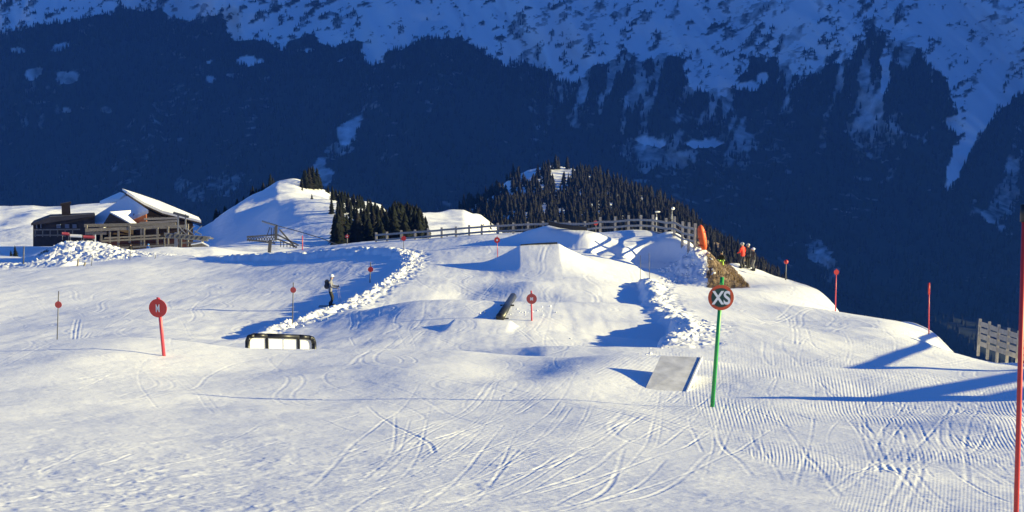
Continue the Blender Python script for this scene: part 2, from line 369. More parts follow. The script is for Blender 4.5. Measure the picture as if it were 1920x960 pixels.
TR = [[(400,655),(290,675),(262,700),(268,740),(310,775),(370,790)],[(330,710),(370,745),(400,780)],[(600,795),(655,812),(720,822)],[(770,958),(800,930),(860,905)],
 [(1000,890),(1120,840),(1220,770),(1300,720)],[(960,870),(1080,830),(1160,790)],[(1180,740),(1080,700),(1040,675),(1060,655)],
 [(1230,840),(1290,800),(1320,770)],[(690,765),(730,800),(800,835),(815,855)],[(1040,655),(1020,640),(1035,580),(1050,560)],[(840,830),(960,760),(1120,700),(1180,670)],
 [(1500,690),(1580,760),(1680,800),(1700,870),(1660,950)],[(1700,760),(1760,850),(1830,915),(1900,945)],[(1450,640),(1460,700),(1400,780),(1420,840)],
 [(1540,720),(1600,800),(1640,870),(1720,900)],[(1790,720),(1850,780),(1830,840),(1780,860)],[(1600,700),(1690,770),(1740,830),(1700,880)],
 [(0,700),(150,688),(300,680),(430,690)],[(0,800),(200,785),(420,770),(640,740),(800,700)],[(60,815),(300,805),(600,770)],[(780,655),(770,610),(820,580),(860,562)],[(760,655),(740,600),(760,575)],
 [(0,560),(200,548),(400,505),(480,490)],[(0,610),(180,580),(420,530),(560,500)],[(560,655),(450,720),(300,760),(160,790)],[(1500,610),(1420,560),(1360,530)],[(1700,625),(1560,580),(1460,530)],
 [(1480,690),(1500,640),(1560,615),(1590,640),(1560,690)],[(1620,690),(1680,650),(1650,618),(1540,612)],[(1200,560),(1100,530),(1000,520)],[(860,560),(790,530),(775,500)],[(900,560),(930,520),(870,470)]]
for tr in TR:
    px_track(tr, RNG.uniform(.024, .036), 0, .14 if RNG.random() < .3 else 0)
for k in range(44):
    u0 = RNG.uniform(560, 1120); v0 = RNG.uniform(840, 975); u1 = u0+RNG.uniform(160, 420); v1 = v0-RNG.uniform(90, 240)
    um, vm = (u0+u1)/2+RNG.uniform(-20, 70), (v0+v1)/2+RNG.uniform(0, 45)
    px_track([(u0, v0), (um, vm), (u1, max(v1, 668))], RNG.uniform(.018, .034), 0, .12 if RNG.random() < .3 else 0)
for k in range(36):
    u0 = RNG.uniform(1250, 1850); v0 = RNG.uniform(690, 760); u1 = u0+RNG.normal(40, 110); v1 = v0+RNG.uniform(70, 220)
    px_track([(u0, v0), ((u0+u1)/2+RNG.normal(0, 45), (v0+v1)/2), (u1, v1)], RNG.uniform(.018, .036), 0, .12 if RNG.random() < .3 else 0)
for k in range(40):
    u0 = RNG.uniform(-20, 700); v0 = RNG.uniform(690, 940); u1 = u0+RNG.uniform(120, 420); v1 = v0-RNG.uniform(-10, 70)
    px_track([(u0, v0), ((u0+u1)/2, (v0+v1)/2+RNG.uniform(-15, 15)), (u1, v1)], RNG.uniform(.016, .034), 0)
for k in range(46):
    u0 = RNG.uniform(0, 1700); v0 = RNG.uniform(500, 640); u1 = u0+RNG.normal(30, 90); v1 = v0+RNG.uniform(-12, 70)
    px_track([(u0, v0), ((u0+u1)/2+RNG.normal(0, 18), (v0+v1)/2), (u1, min(v1, 645))], RNG.uniform(.02, .04), 0, .16 if RNG.random() < .4 else 0, 36)
for k in range(NTRK):
    x = RNG.uniform(-26, 20); y = RNG.uniform(8, 92); L_ = RNG.uniform(5, 22); ph = RNG.uniform(0, 6.28); am = RNG.uniform(.2, 2.2); wl = RNG.uniform(7, 18)
    dr = RNG.normal(0, .35); pts = [(x+dr*q+am*math.sin(ph+q/wl*6.28), y+q) for q in np.arange(0, L_, .35)]
    fw = 1 if y < 25 else (1.5 if y < 45 else 2.2)
    wd = RNG.uniform(.018, .04)*fw; dp = RNG.uniform(.001, .003)*fw
    carve(pts, wd, dp)
    if RNG.random() < .5: carve([(a+.3, b) for a, b in pts], wd, dp)
for k in range(NTRK//2):      # side-slip scrapes across the fall line
    x = RNG.uniform(-10, 9); y = RNG.uniform(7.6, 30); L_ = RNG.uniform(1, 5); a = RNG.uniform(-.5, .5); cv = RNG.uniform(-.12, .12)
    pts = [(x+q, y+a*q+cv*q*q) for q in np.arange(0, L_, .2)]; carve(pts, RNG.uniform(.015, .035), RNG.uniform(.001, .0035))
# groomer ridges: phase and amount on the surface
bend = .022*np.maximum(14-Yg, 0)**2
ph1 = Xg*23/(np.maximum(Yg, 0)+3)/.056 + bend/.07
ph2 = (Xg*.9 - Yg*.28)/.085
right = ss(2.4, 3.4, Xg-.06*(Yg-20))*ss(7, 8, Yg)
ph = np.where(right > .5, ph1, ph2)
pn = fbm(Xg, Yg*.6, 2.6, 3, 71); pn2 = fbm(Xg, Yg*.4, 1.2, 2, 72)
am = right*ss(-.30, .10, pn+.2*ss(14, 20, Yg))*(.55+.9*ss(-.2, .3, pn2))*ss(50, 28, Yg)*(.45+.55*ss(10, 13, Yg))
am = np.maximum(am, .55*(1-right)*ss(.02, .25, pn)*ss(-3, 0, Xg)*ss(11, 14, Yg)*ss(30, 26, Yg))
am *= ss(.12, .03, np.abs(right-.5) < .02)
un, vn_ = uv_of(Xg, np.maximum(Yg, 1), Zg)
bare = ss(1318, 1334, un)*ss(1352, 1338, un-(vn_-468)*.9)*ss(74, 80, Yg)*.95
bare = np.maximum(bare, .62*ss(100, 84, un)*ss(60, 76, un)*ss(118, 124, Yg)*ss(140, 134, Yg))
snow_near = snow_material('piste_snow', corduroy=True, bare=1.4)
grid_mesh('snow_slope', Xg, Yg, Zg, snow_near, {'ridge_phase': ph, 'ridge_amount': am, 'bare_ground': bare})
# ------------------------------------------------------------------ sheets further away
def sheet(name, crest, knots, drop, s0, s1, ns, y0, y1, ny, material, bumpf, attr=None, logy=True):
    cr = np.array([(float(sx(u, v)), Y, float(tv(v))) for u, v, Y in crest])
    s = np.linspace(s0, s1, ns); y = np.exp(np.linspace(math.log(y0), math.log(y1), ny)) if logy else np.linspace(y0, y1, ny)
    Sm, Ym = np.meshgrid(s, y); Xm = Sm*Ym
    def hf(X, Y):
        sg = X/Y; Yc = np.interp(sg, cr[:, 0], cr[:, 1]); tc = np.interp(sg, cr[:, 0], cr[:, 2])
        ky = [k[0] for k in knots]
        kt = [np.interp(sg, [a[0] for a in k[1]], [a[1] for a in k[1]]) for k in knots]
        # piecewise interpolation of t from knots to the crest, smooth
        t = kt[-1].copy(); 
        a = np.clip((Y-ky[-1])/(Yc-ky[-1]), 0, 1); t = kt[-1]*(1-a**.85)+tc*a**.85
        for j in range(len(knots)-1):
            aa = np.clip((Y-ky[j])/(ky[j+1]-ky[j]), 0, 1); t = np.where(Y < ky[j+1], kt[j]*(1-aa)+kt[j+1]*aa, t)
        Yq = np.minimum(Y, Yc); z = -t*Yq
        ov = np.maximum(Y-Yc, 0)
        z = z - drop*ov*ov/(ov+25.)
        return z + bumpf(X, Y)
    Zm = hf(Xm, Ym)
    at = attr(Xm, Ym, Zm) if attr else None
    grid_mesh(name, Xm, Ym, Zm, material, at)
    return hf
def K(pairs): return [(float(sx(u, v)), float(tv(v))) for u, v in pairs]
SPUR = np.array([plane(*a) for a in [(552,357,428),(556,372,400),(590,400,350),(640,440,290),(680,470,250)]])
SP2 = np.array([plane(*a) for a in [(545,392,385),(500,398,375),(450,425,350),(415,440,330)]])
def bump_hills(X, Y):
    b = fbm(X, Y, 45, 4, 81)*3.2 + fbm(X, Y, 9, 3, 85)*.5
    d, s, t = poly_dist(X, Y, SPUR); b += 5*np.exp(-(d/15)**2)*ss(1, .8, t)
    d, s, t = poly_dist(X, Y, SP2); b += 4*np.exp(-(d/12)**2)
    u, v = uv_of(X, Y, -Y*.16); e = ss(330, 250, u)*ss(250, 225, Y)*ss(120, 165, Y); return b*(1-.9*e)
far_snow = snow_material('hill_snow', far=True)
hills = sheet('snow_hills', [(-900,395,380),(-300,392,370),(0,385,350),(60,378,350),(130,381,345),(230,373,350),(300,396,350),(380,450,330),(402,446,330),(440,412,370),(480,386,400),(520,361,420),(552,359,430),(600,365,440),(660,374,450),(715,383,450),(745,420,440),(780,400,500),(830,402,520),(870,398,540),(900,408,560),(935,432,560),(1050,520,500),(1300,600,480)],
  [(125,K([(-900,600),(0,560),(400,540),(1300,640)])),(175,K([(-900,500),(40,500),(100,482),(400,486),(1300,620)])),(215,K([(-900,470),(60,466),(130,468),(400,474),(700,480),(1300,600)]))], .75, -.75, .2, 500, 125, 1100, 420, far_snow, bump_hills)
def bump_wood(X, Y): return fbm(X, Y, 120, 4, 91)*14
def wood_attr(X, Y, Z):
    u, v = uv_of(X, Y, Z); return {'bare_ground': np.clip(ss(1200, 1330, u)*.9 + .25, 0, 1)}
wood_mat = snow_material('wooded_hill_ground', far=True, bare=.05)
wood = sheet('wooded_hill', [(760,529,800),(830,429,800),(862,393,810),(900,377,820),(935,351,840),(960,334,850),(990,323,860),(1030,321,860),(1070,327,850),(1120,341,840),(1180,370,820),(1240,393,800),(1290,417,780),(1330,449,760),(1400,489,730),(1450,529,700),(1500,564,680),(1560,619,650),(1620,699,620),(1800,809,600)],
  [(330,K([(700,700),(1000,560),(1300,560),(1500,700),(1800,900)])),(520,K([(700,560),(870,470),(1000,462),(1300,480),(1450,560),(1600,720),(1800,860)]))], .8, -.12, .4, 300, 330, 1500, 220, wood_mat, bump_wood, wood_attr)
# ------------------------------------------------------------------ the mountain across the valley
MROW = [(900,1250),(760,1500),(600,1850),(480,2150),(350,2450),(200,2750),(100,2950),(0,3150),(-120,3350),(-230,3600),(-260,3900),(100,4700)]
mu = np.linspace(-1700, 3600, 1300); mr = np.linspace(0, 1, 700)
mv = np.interp(mr, np.linspace(0, 1, len(MROW)), [a[0] for a in MROW]); mY = np.interp(mr, np.linspace(0, 1, len(MROW)), [a[1] for a in MROW])
MU, MV = np.meshgrid(mu, mv); _, MY = np.meshgrid(mu, mY)
mt = tv(MV); MX = sx(MU, MV)*MY; MZ = -mt*MY
relief = fbm(MX+MZ*.3, MY*.35, 420, 5, 101)
rid = -np.abs(fbm(MX+.25*MY, MY*.3, 300, 5, 111))
MYd = MY + (relief*260 + rid*260)*ss(1250, 1700, MY)
def pl_interp(x, L): return np.interp(x, [a[0] for a in L], [a[1] for a in L])
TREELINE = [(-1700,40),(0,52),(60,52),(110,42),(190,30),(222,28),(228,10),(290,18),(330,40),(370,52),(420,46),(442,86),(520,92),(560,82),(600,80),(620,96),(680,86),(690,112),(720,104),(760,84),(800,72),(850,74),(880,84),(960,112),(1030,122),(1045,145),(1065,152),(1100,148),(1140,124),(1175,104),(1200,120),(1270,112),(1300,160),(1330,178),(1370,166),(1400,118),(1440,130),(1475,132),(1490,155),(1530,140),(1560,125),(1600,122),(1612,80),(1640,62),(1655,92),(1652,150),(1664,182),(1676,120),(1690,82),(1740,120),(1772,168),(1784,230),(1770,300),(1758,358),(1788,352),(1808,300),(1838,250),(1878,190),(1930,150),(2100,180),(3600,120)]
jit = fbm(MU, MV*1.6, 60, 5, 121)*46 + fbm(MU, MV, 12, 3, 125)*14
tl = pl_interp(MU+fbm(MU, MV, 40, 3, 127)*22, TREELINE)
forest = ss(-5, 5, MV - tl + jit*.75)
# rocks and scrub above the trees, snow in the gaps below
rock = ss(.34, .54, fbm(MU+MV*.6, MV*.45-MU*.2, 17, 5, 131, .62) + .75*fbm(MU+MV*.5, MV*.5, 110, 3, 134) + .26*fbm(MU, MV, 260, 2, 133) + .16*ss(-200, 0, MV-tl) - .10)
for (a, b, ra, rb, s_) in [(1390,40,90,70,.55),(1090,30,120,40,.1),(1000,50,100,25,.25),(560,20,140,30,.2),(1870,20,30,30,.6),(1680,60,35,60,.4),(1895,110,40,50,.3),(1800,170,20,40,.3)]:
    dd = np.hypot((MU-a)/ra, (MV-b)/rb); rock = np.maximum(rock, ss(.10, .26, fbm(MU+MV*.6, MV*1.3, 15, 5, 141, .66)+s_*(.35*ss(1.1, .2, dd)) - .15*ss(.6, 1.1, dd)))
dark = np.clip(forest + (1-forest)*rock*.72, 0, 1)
def patch_snow(a, b, ra, rb, amt, rot=0, ns=.5):
    global dark
    ca, sa = math.cos(rot), math.sin(rot); x = (MU-a)*ca+(MV-b)*sa; y = -(MU-a)*sa+(MV-b)*ca
    dd = np.hypot(x/ra, y/rb) + ns*fbm(MU, MV, min(ra, rb)*1.3+4, 4, int(a)) ; dark = dark*(1-amt*ss(1.05, .85, dd))
for a in [(33,98,14,7,.5),(112,92,20,8,.6,-.4),(65,140,20,10,.45,-.5),(125,150,24,11,.35),(470,118,24,10,.85,0,.9),(577,98,11,4,.7),(642,115,14,4,.6,-.4),(392,120,7,4,.5),
          (440,145,20,6,.35),(395,152,10,8,.4,.6),(655,256,42,20,.55,-.75,1.0),(640,285,40,14,.3,-.3,1.2),(600,330,20,36,.5,-.3,1.2),(1222,270,26,9,.75,.2,.8),(1317,272,29,9,.95,0,.7),(1215,296,62,26,.3,.1,1),(1205,343,16,4,.4),
          (1535,480,34,20,.38,.9,1.3),(1550,505,14,30,.3,-.5,1.3),(390,358,60,22,.25,-.2,1.4),(1846,190,24,75,.95,.45,.8),(1803,290,13,62,.9,.42,.8),(1405,166,26,10,.95),(1430,150,10,12,.8),(1625,235,40,30,.2,0,1.6),(1640,280,30,40,.2,0,1.6),(1890,360,30,50,.3,.4,1.6),(1830,395,50,30,.16,.3,1.6),
          (1060,175,16,30,.35,-.2,1.3),(1110,190,60,40,.22,-.3,1.6),(1170,210,8,36,.3,.1,1.3),(720,260,70,40,.12,0,1.8),(200,210,14,8,.3),(125,210,10,7,.4),(160,205,14,5,.25)]:
    patch_snow(*a)
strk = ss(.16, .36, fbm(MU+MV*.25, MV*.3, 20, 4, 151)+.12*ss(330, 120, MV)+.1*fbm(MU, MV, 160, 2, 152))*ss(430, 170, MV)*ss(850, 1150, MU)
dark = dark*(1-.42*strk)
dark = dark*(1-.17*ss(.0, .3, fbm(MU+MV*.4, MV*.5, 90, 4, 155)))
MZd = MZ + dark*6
mm = bpy.data.materials.new('mountain_face'); mm.use_nodes = True
t = mm.node_tree; b = t.nodes['Principled BSDF']; b.inputs['Roughness'].default_value = .9; b.inputs['Specular IOR Level'].default_value = .1
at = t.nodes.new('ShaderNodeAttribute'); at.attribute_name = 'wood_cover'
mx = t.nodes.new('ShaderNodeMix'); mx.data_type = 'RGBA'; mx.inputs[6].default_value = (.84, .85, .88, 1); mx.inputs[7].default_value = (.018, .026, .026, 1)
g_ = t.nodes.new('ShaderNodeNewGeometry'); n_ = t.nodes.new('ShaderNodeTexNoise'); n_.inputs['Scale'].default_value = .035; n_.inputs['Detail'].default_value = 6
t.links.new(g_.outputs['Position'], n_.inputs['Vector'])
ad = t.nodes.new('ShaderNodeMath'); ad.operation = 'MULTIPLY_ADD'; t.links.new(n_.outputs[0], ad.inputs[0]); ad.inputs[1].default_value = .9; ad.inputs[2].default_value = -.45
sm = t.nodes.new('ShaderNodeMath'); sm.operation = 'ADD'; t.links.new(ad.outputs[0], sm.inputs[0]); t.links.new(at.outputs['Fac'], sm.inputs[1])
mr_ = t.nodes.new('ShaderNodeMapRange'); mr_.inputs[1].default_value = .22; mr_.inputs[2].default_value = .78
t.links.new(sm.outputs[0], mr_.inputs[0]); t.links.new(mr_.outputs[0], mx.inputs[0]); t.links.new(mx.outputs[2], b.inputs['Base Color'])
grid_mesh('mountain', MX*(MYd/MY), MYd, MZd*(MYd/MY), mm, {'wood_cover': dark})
# ridge to the right that keeps the valley in shade (outside the frame)
gx = np.linspace(0, 1, 120); gy = np.linspace(1500, 6500, 120); GX, GY = np.meshgrid(gx, gy)
RX = 950 + GX*3600 + (GY-1500)*.40; prof = np.interp(GX, [0, .12, .24, .4, 1], [-800, 100, 920, 960, -200])
RZ = prof*ss(1500, 1900, GY) - 700*(1-ss(1500, 1900, GY)) + fbm(RX, GY, 700, 4, 161)*120
grid_mesh('side_ridge', RX, GY, RZ, far_snow)
# valley floor, one sheet out to the horizon
gx = np.linspace(-5000, 6500, 60); gy = np.linspace(-2500, 7800, 60); GX, GY = np.meshgrid(gx, gy)
grid_mesh('valley_ground', GX, GY, -760+0*GX+fbm(GX, GY, 2000, 3, 171)*60, far_snow)
# mountainside under the camera, behind and beside the piste
gx = np.linspace(-420, 420, 90); gy = np.linspace(-400, 180, 90); GX, GY = np.meshgrid(gx, gy)
zz = -8 - .20*GY - .45*np.maximum(np.abs(GX+0)-40, 0) - .5*np.maximum(GY-30, 0)
zz = np.where(GY < -10, -1.5-.2*GY-.25*np.maximum(np.abs(GX)-60, 0)-6*ss(-10, -14, -np.abs(GY)) , zz)
grid_mesh('lower_slope', GX, GY, zz-6, far_snow)
# ------------------------------------------------------------------ haze
if HAZE:
    bm = bmesh.new(); bmesh.ops.create_cube(bm, size=1)
    for v_ in bm.verts:
        v_.co = Vector((v_.co.x*26000, v_.co.y*20000+4500, 0)); 
    me = bpy.data.meshes.new('haze'); bm.free()
    x0, x1, y0, y1, z0, z1 = -5100, 6600, -2600, 7900, -860, 1010
    V = [(x, y, z) for z in (z0, z1) for y in (y0, y1) for x in (x0, x1)]
    Fc = [(0, 2, 3, 1), (4, 5, 7, 6), (0, 1, 5, 4), (2, 6, 7, 3), (0, 4, 6, 2), (1, 3, 7, 5)]
    me.from_pydata(V, [], Fc); hz = bpy.data.objects.new('haze', me); C.objects.link(hz); tag(hz, kind='stuff')
    tag(hz, 'thin blue mountain haze filling the air of the valley', 'haze')
    m = bpy.data.materials.new('haze_air'); m.use_nodes = True; t = m.node_tree; t.nodes.remove(t.nodes['Principled BSDF'])
    pv = t.nodes.new('ShaderNodeVolumePrincipled'); pv.inputs['Density'].default_value = HAZE
    pv.inputs['Color'].default_value = (.05, .20, 1.0, 1); pv.inputs['Anisotropy'].default_value = 0
    t.links.new(pv.outputs[0], t.nodes['Material Output'].inputs['Volume']); me.materials.append(m)
# ------------------------------------------------------------------ mesh builder
class MB:
    def __init__(s): s.bm = bmesh.new(); s.o = Vector((0, 0, 0))
    def box(s, c, size, M=None):
        r = bmesh.ops.create_cube(s.bm, size=1); c = Vector(c)
        for v in r['verts']:
            p = Vector((v.co.x*size[0], v.co.y*size[1], v.co.z*size[2]))
            if M is not None: p = M @ p
            v.co = p + c
        return s
    def cyl(s, a, b, r0, r1=None, n=10):
        a, b = Vector(a), Vector(b); d = b-a; r1 = r0 if r1 is None else r1
        r = bmesh.ops.create_cone(s.bm, cap_ends=True, segments=n, radius1=r0, radius2=r1, depth=d.length)
        q = d.to_track_quat('Z', 'Y').to_matrix()
        for v in r['verts']: v.co = q @ v.co + (a+b)/2
        return s
    def beam(s, a, b, w, h, up=(0, 0, 1)):
        a, b = Vector(a), Vector(b); d = b-a; x = d.normalized(); u = Vector(up); y = u.cross(x)
        if y.length < 1e-4: y = Vector((0, 1, 0)).cross(x)
        y.normalize(); z = x.cross(y); M = Matrix((x, y, z)).transposed()
        return s.box((a+b)/2, (d.length, w, h), M)
    def ball(s, c, r, sc_=(1, 1, 1), sub=2):
        q = bmesh.ops.create_icosphere(s.bm, subdivisions=sub, radius=r)
        for v in q['verts']: v.co = Vector((v.co.x*sc_[0], v.co.y*sc_[1], v.co.z*sc_[2])) + Vector(c)
        return s
    def slab(s, pts, th, up=(0, 0, 1)):
        """closed prism under a polygon"""
        pts = [Vector(p) for p in pts]; d = Vector(up)*th
        a = [s.bm.verts.new(p) for p in pts]; b = [s.bm.verts.new(p-d) for p in pts]
        s.bm.faces.new(a); s.bm.faces.new(b[::-1])
        for i in range(len(a)): s.bm.faces.new((a[i-1], a[i], b[i], b[i-1])[::-1])
        return s
    def build(s, name, material, parent=None, smooth=False, bevel=0):
        bmesh.ops.recalc_face_normals(s.bm, faces=s.bm.faces)
        if bevel: bmesh.ops.bevel(s.bm, geom=list(s.bm.edges), offset=bevel, segments=2, affect='EDGES', clamp_overlap=True)
        me = bpy.data.meshes.new(name); s.bm.to_mesh(me); s.bm.free()
        if smooth:
            for p in me.polygons: p.use_smooth = True
        me.materials.append(material)
        o = bpy.data.objects.new(name, me); C.objects.link(o)
        if parent is not None: o.parent = parent
        return o
def local(o, p): return Vector(p) - o.location
M_red = mat('red_paint', (.55, .035, .03), .45, .08, 20); M_dred = mat('faded_red_paint', (.50, .07, .06), .5, .1, 20)
M_pole = mat('grey_pole_plastic', (.10, .10, .11), .5, .1, 30); M_rpole = mat('pink_red_pole', (.55, .05, .08), .4, .08, 20)
M_green = mat('green_pole_paint', (.02, .30, .07), .4, .1, 20); M_dgreen = mat('dark_green_sign_foil', (.006, .06, .045), .45, .05, 20)
M_orange = mat('orange_sign_rim', (.62, .09, .03), .5, .12, 15); M_white = mat('white_letter_foil', (.78, .8, .8), .5, .03, 20)
M_black = mat('black_plastic', (.012, .013, .018), .4, .2, 20); M_tube = mat('black_pe_pipe', (.018, .022, .032), .35, .2, 8)
M_panel = mat('white_panel', (.82, .82, .80), .5, .03, 5); M_wood = mat('weathered_wood', (.36, .33, .30), .8, .25, 8, bump=.3)
M_dwood = mat('dark_stained_wood', (.045, .028, .02), .8, .35, 3); M_log = mat('grey_timber', (.20, .18, .16), .8, .3, 4)
M_roofsnow = mat('roof_snow', (.86, .87, .89), .6, .02, 1, bump=.2); M_rwood = mat('reddish_wood', (.22, .07, .04), .7, .25, 3)
M_redcloth = mat('faded_red_cloth', (.42, .04, .05), .8, .15, 3); M_glass = mat('dark_window_glass', (.02, .025, .03), .1, .1, 3)
M_metal = mat('galvanised_steel', (.25, .25, .26), .5, .15, 6, metal=.3); M_dmetal = mat('dark_steel', (.07, .07, .075), .5, .2, 6)
M_board = mat('snowy_grey_board', (.60, .60, .61), .7, .28, 4, bump=.3); M_mat = mat('orange_padding', (.75, .10, .015), .55, .08, 4)
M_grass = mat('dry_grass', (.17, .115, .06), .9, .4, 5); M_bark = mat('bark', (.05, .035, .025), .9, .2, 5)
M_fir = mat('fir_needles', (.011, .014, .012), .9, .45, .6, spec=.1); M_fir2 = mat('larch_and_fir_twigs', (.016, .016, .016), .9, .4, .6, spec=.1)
def text_mesh(name, txt, size, extrude, material, parent, loc, rotm, offset=0, sx_=1, shear=0):
    cu = bpy.data.curves.new(name, 'FONT'); cu.body = txt; cu.size = size; cu.extrude = extrude; cu.offset = offset
    cu.align_x = 'CENTER'; cu.align_y = 'CENTER'
    to = bpy.data.objects.new(name+'_tmp', cu); C.objects.link(to); bpy.context.view_layer.update()
    me = bpy.data.meshes.new_from_object(to.evaluated_get(bpy.context.evaluated_depsgraph_get()))
    bpy.data.objects.remove(to); bpy.data.curves.remove(cu)
    me.materials.clear(); me.materials.append(material)
    co = np.array([v.co[:] for v in me.vertices]); c = (co.min(0)+co.max(0))/2
    for v in me.vertices:
        p = Vector((v.co.x-c[0], v.co.y-c[1], v.co.z)); p.x *= sx_
        v.co = rotm @ Vector((p.x, 0, p.y)) - rotm @ Vector((0, p.z, 0)) 
    o = bpy.data.objects.new(name, me); C.objects.link(o); o.parent = parent; o.location = loc
    return o
def marker(base, top_uvY, disc_uvY, r, label, cat='piste marker', name='piste_marker', group='round piste markers', pole=M_pole, pr=.014, disc=M_dred, rim=None, text=None, sink=.25, ball=False, dot=None, fold=0):
    """pole from the snow to its top with a round sign plate"""
    t = empty(name, base, label, cat, group)
    top = local(t, P(*top_uvY)); ax = top.normalized()
    MB().cyl(-ax*sink, top, pr, pr*.9, 10).build('pole', pole, t, True)
    if disc_uvY is None: return t
    c = local(t, P(*disc_uvY)); face = (Vector((0, 0, 0))-(t.location+c)).normalized(); face = Vector((fold, -1, .03)).normalized()
    R = face.to_track_quat('-Y', 'Z').to_matrix(); c2 = c + face*(pr+.006)
    if ball: MB().ball(c, r, sub=3).build('marker_ball', disc, t, True); return t
    pl = MB().cyl(c2, c2+face*.012, r, r, 40).build('sign_plate', rim or disc, t)
    MB().box(c2+R@Vector((0, -.0, r+.012)), (.05, .022, .045), R).build('bracket', pole, t)
    if rim: MB().cyl(c2+face*.0125, c2+face*.0165, r*.76, r*.76, 40).build('sign_field', disc, t)
    if text: text_mesh('lettering', text[0], text[1], .002, M_white, t, c2+face*.021, R, *text[2:])
    if dot: MB().cyl(c2+face*.0125, c2+face*.0165, dot, dot, 20).build('sign_dot', M_white if not rim else disc, t)
    return t
# ---- signs
b = hit(1335, 769); marker(b, (1354,520,b.y), (1351,557,b.y), 24.5/F*b.y, 'round sign with white XS on dark green and an orange rim on a green pole', 'sign', 'park_sign', None, M_green, 4.2/F*b.y, M_dgreen, M_orange, ('XS', .30*b.y/20.2, .008, .82), fold=-.02)
b = hit(308, 674); Y = b.y; marker(b, (297,559,Y), (298,577,Y), 18/F*Y, 'red round sign with a thin white letter M on a pink red pole', 'sign', 'park_sign', None, M_rpole, 3.6/F*Y, M_red, None, ('M', .25*Y/27, .001, .5), fold=-.15)
b = hit(997, 604, 44); Y = b.y; marker(b, (996,545,Y), (997,560,Y), 10/F*Y, 'small dark red round sign with pale centre right of the black pipe', 'sign', 'park_sign', None, M_rpole, 1.7/F*Y, M_dred, None, ('M', .16*Y/50, .012, .9), fold=-.1)
def mk(u, vb, vt, ud, vd, r, label, Y=None, y0=8, pole=M_pole, pr=1.1, **k):
    if Y is None: b = hit(u, vb, y0)
    else:
        p = P(u, vb, Y); b = Vector((p.x, Y, gz(p.x, Y)))
    marker(b, (ud, vt, b.y), (ud, vd, b.y) if vd else None, r/F*b.y, label, pole=pole, pr=pr/F*b.y, sink=.4, **k)
mk(107, 642, 546, 110, 571, 6.6, 'red disc marker standing leftmost on the open piste, on a thin grey pole', y0=40)
mk(549, 622, 530, 550, 543.5, 5.6, 'red disc marker just behind the jib box with white panels', Y=55)
mk(694, 552, 492, 695, 505, 5.2, 'bright red disc marker in the shadow of the cut snow bank', Y=75, disc=M_red)
mk(933, 477, 442, 932, 450, 5.6, 'red disc marker with white centre left of the black lipped kicker', Y=82, disc=M_red, dot=.06, pole=M_rpole, pr=.7)
mk(757, 486, 440, 757, 447, 4.6, 'flat red disc marker below the left end of the wooden fence', Y=90, disc=M_red, pr=.6)
mk(651, 460, 438, 651, 443, 3.4, 'tiny red disc marker before the dark fir clump', Y=103, disc=M_red, pr=1.0, dot=.05)
mk(1117, 440, 411, 1117, 418, 4.4, 'red disc marker poking up behind the fence rails', Y=99.5, disc=M_red, pr=.7)
mk(1473, 530, 488, 1474, 491, 4.2, 'pink red ball marker on the far edge near the people', Y=86, ball=True, disc=M_red, pole=M_pole, pr=1.2)
mk(1567, 570, 504, 1568, 510, 5.0, 'red disc marker on the falling right edge of the slope', Y=74, disc=M_red, pole=M_rpole, pr=1.2)
def rod(u, vb, vt, label, Y=None, m=M_pole, pr=.8, name='boundary_pole', du=0, group='thin marking poles', y0=8, cap=None):
    if Y is None: b = hit(u, vb, y0)
    else:
        p = P(u, vb, Y); b = Vector((p.x, Y, gz(p.x, Y)))
    t = empty(name, b, label, 'pole', group); top = local(t, P(u+du, vt, b.y)); r = pr/F*b.y
    MB().cyl(-top.normalized()*.3, top, r, r*.9, 10).build('shaft', m, t, True)
    if cap: MB().cyl(top*(1-cap), top*1.005, r*1.5, r*1.5, 10).build('reflective_sleeve', M_red, t, True)
    return t
rod(1742, 619, 531, 'thin pink pole with red sleeve on the right edge of the slope', Y=56, m=M_rpole, pr=1.3, cap=.22)
rod(1201, 512, 479, 'left one of two thin bare poles on the snow above the right bank', Y=77, pr=.55)
rod(1217, 585, 475, 'right one of two thin bare poles, standing on the rim of the right bank', Y=72, pr=.55)
rod(567, 466, 442, 'short red pole on the ridge beside the lift frame', Y=104, m=M_rpole, pr=1.0)
rod(45, 512, 462, 'grey pole on the far left edge of the piste before shaded snow', Y=113, pr=1.3)
rod(174, 556, 478, 'thin dark pole right of two stubby posts at the snow mound', Y=100, pr=.7)
rod(245, 520, 472, 'thin pole standing on the rough mound below the lodge', Y=112, pr=.6)
rod(292, 515, 478, 'thin pole at the right shoulder of the rough mound', Y=112, pr=.6)
rod(147, 532, 486, 'left stubby wooden post before the snow mound', Y=106, pr=1.8, m=M_log, name='wooden_post', group='stubby wooden posts')
rod(160, 536, 492, 'right stubby wooden post before the snow mound', Y=105, pr=2.0, m=M_log, name='wooden_post', group='stubby wooden posts')
# big pole at the right border, close to the camera
bx = P(1902, 1040, 6.7); bz = gz(bx.x, 6.7); t = empty('slalom_pole', (bx.x, 6.7, bz), 'tall dark red pole close by at the right border of the picture', 'pole')
top = local(t, P(1921, 396, 6.7)); MB().cyl(-top.normalized()*.3, top, .0145, .013, 16).build('shaft', M_red, t, True); MB().cyl(top*.97, top*1.02, .022, .022, 12).build('end_cap', M_black, t, True)
# snow-buried rope between posts below the mound
a_, b_ = P(118, 508, 110), P(160, 525, 105)
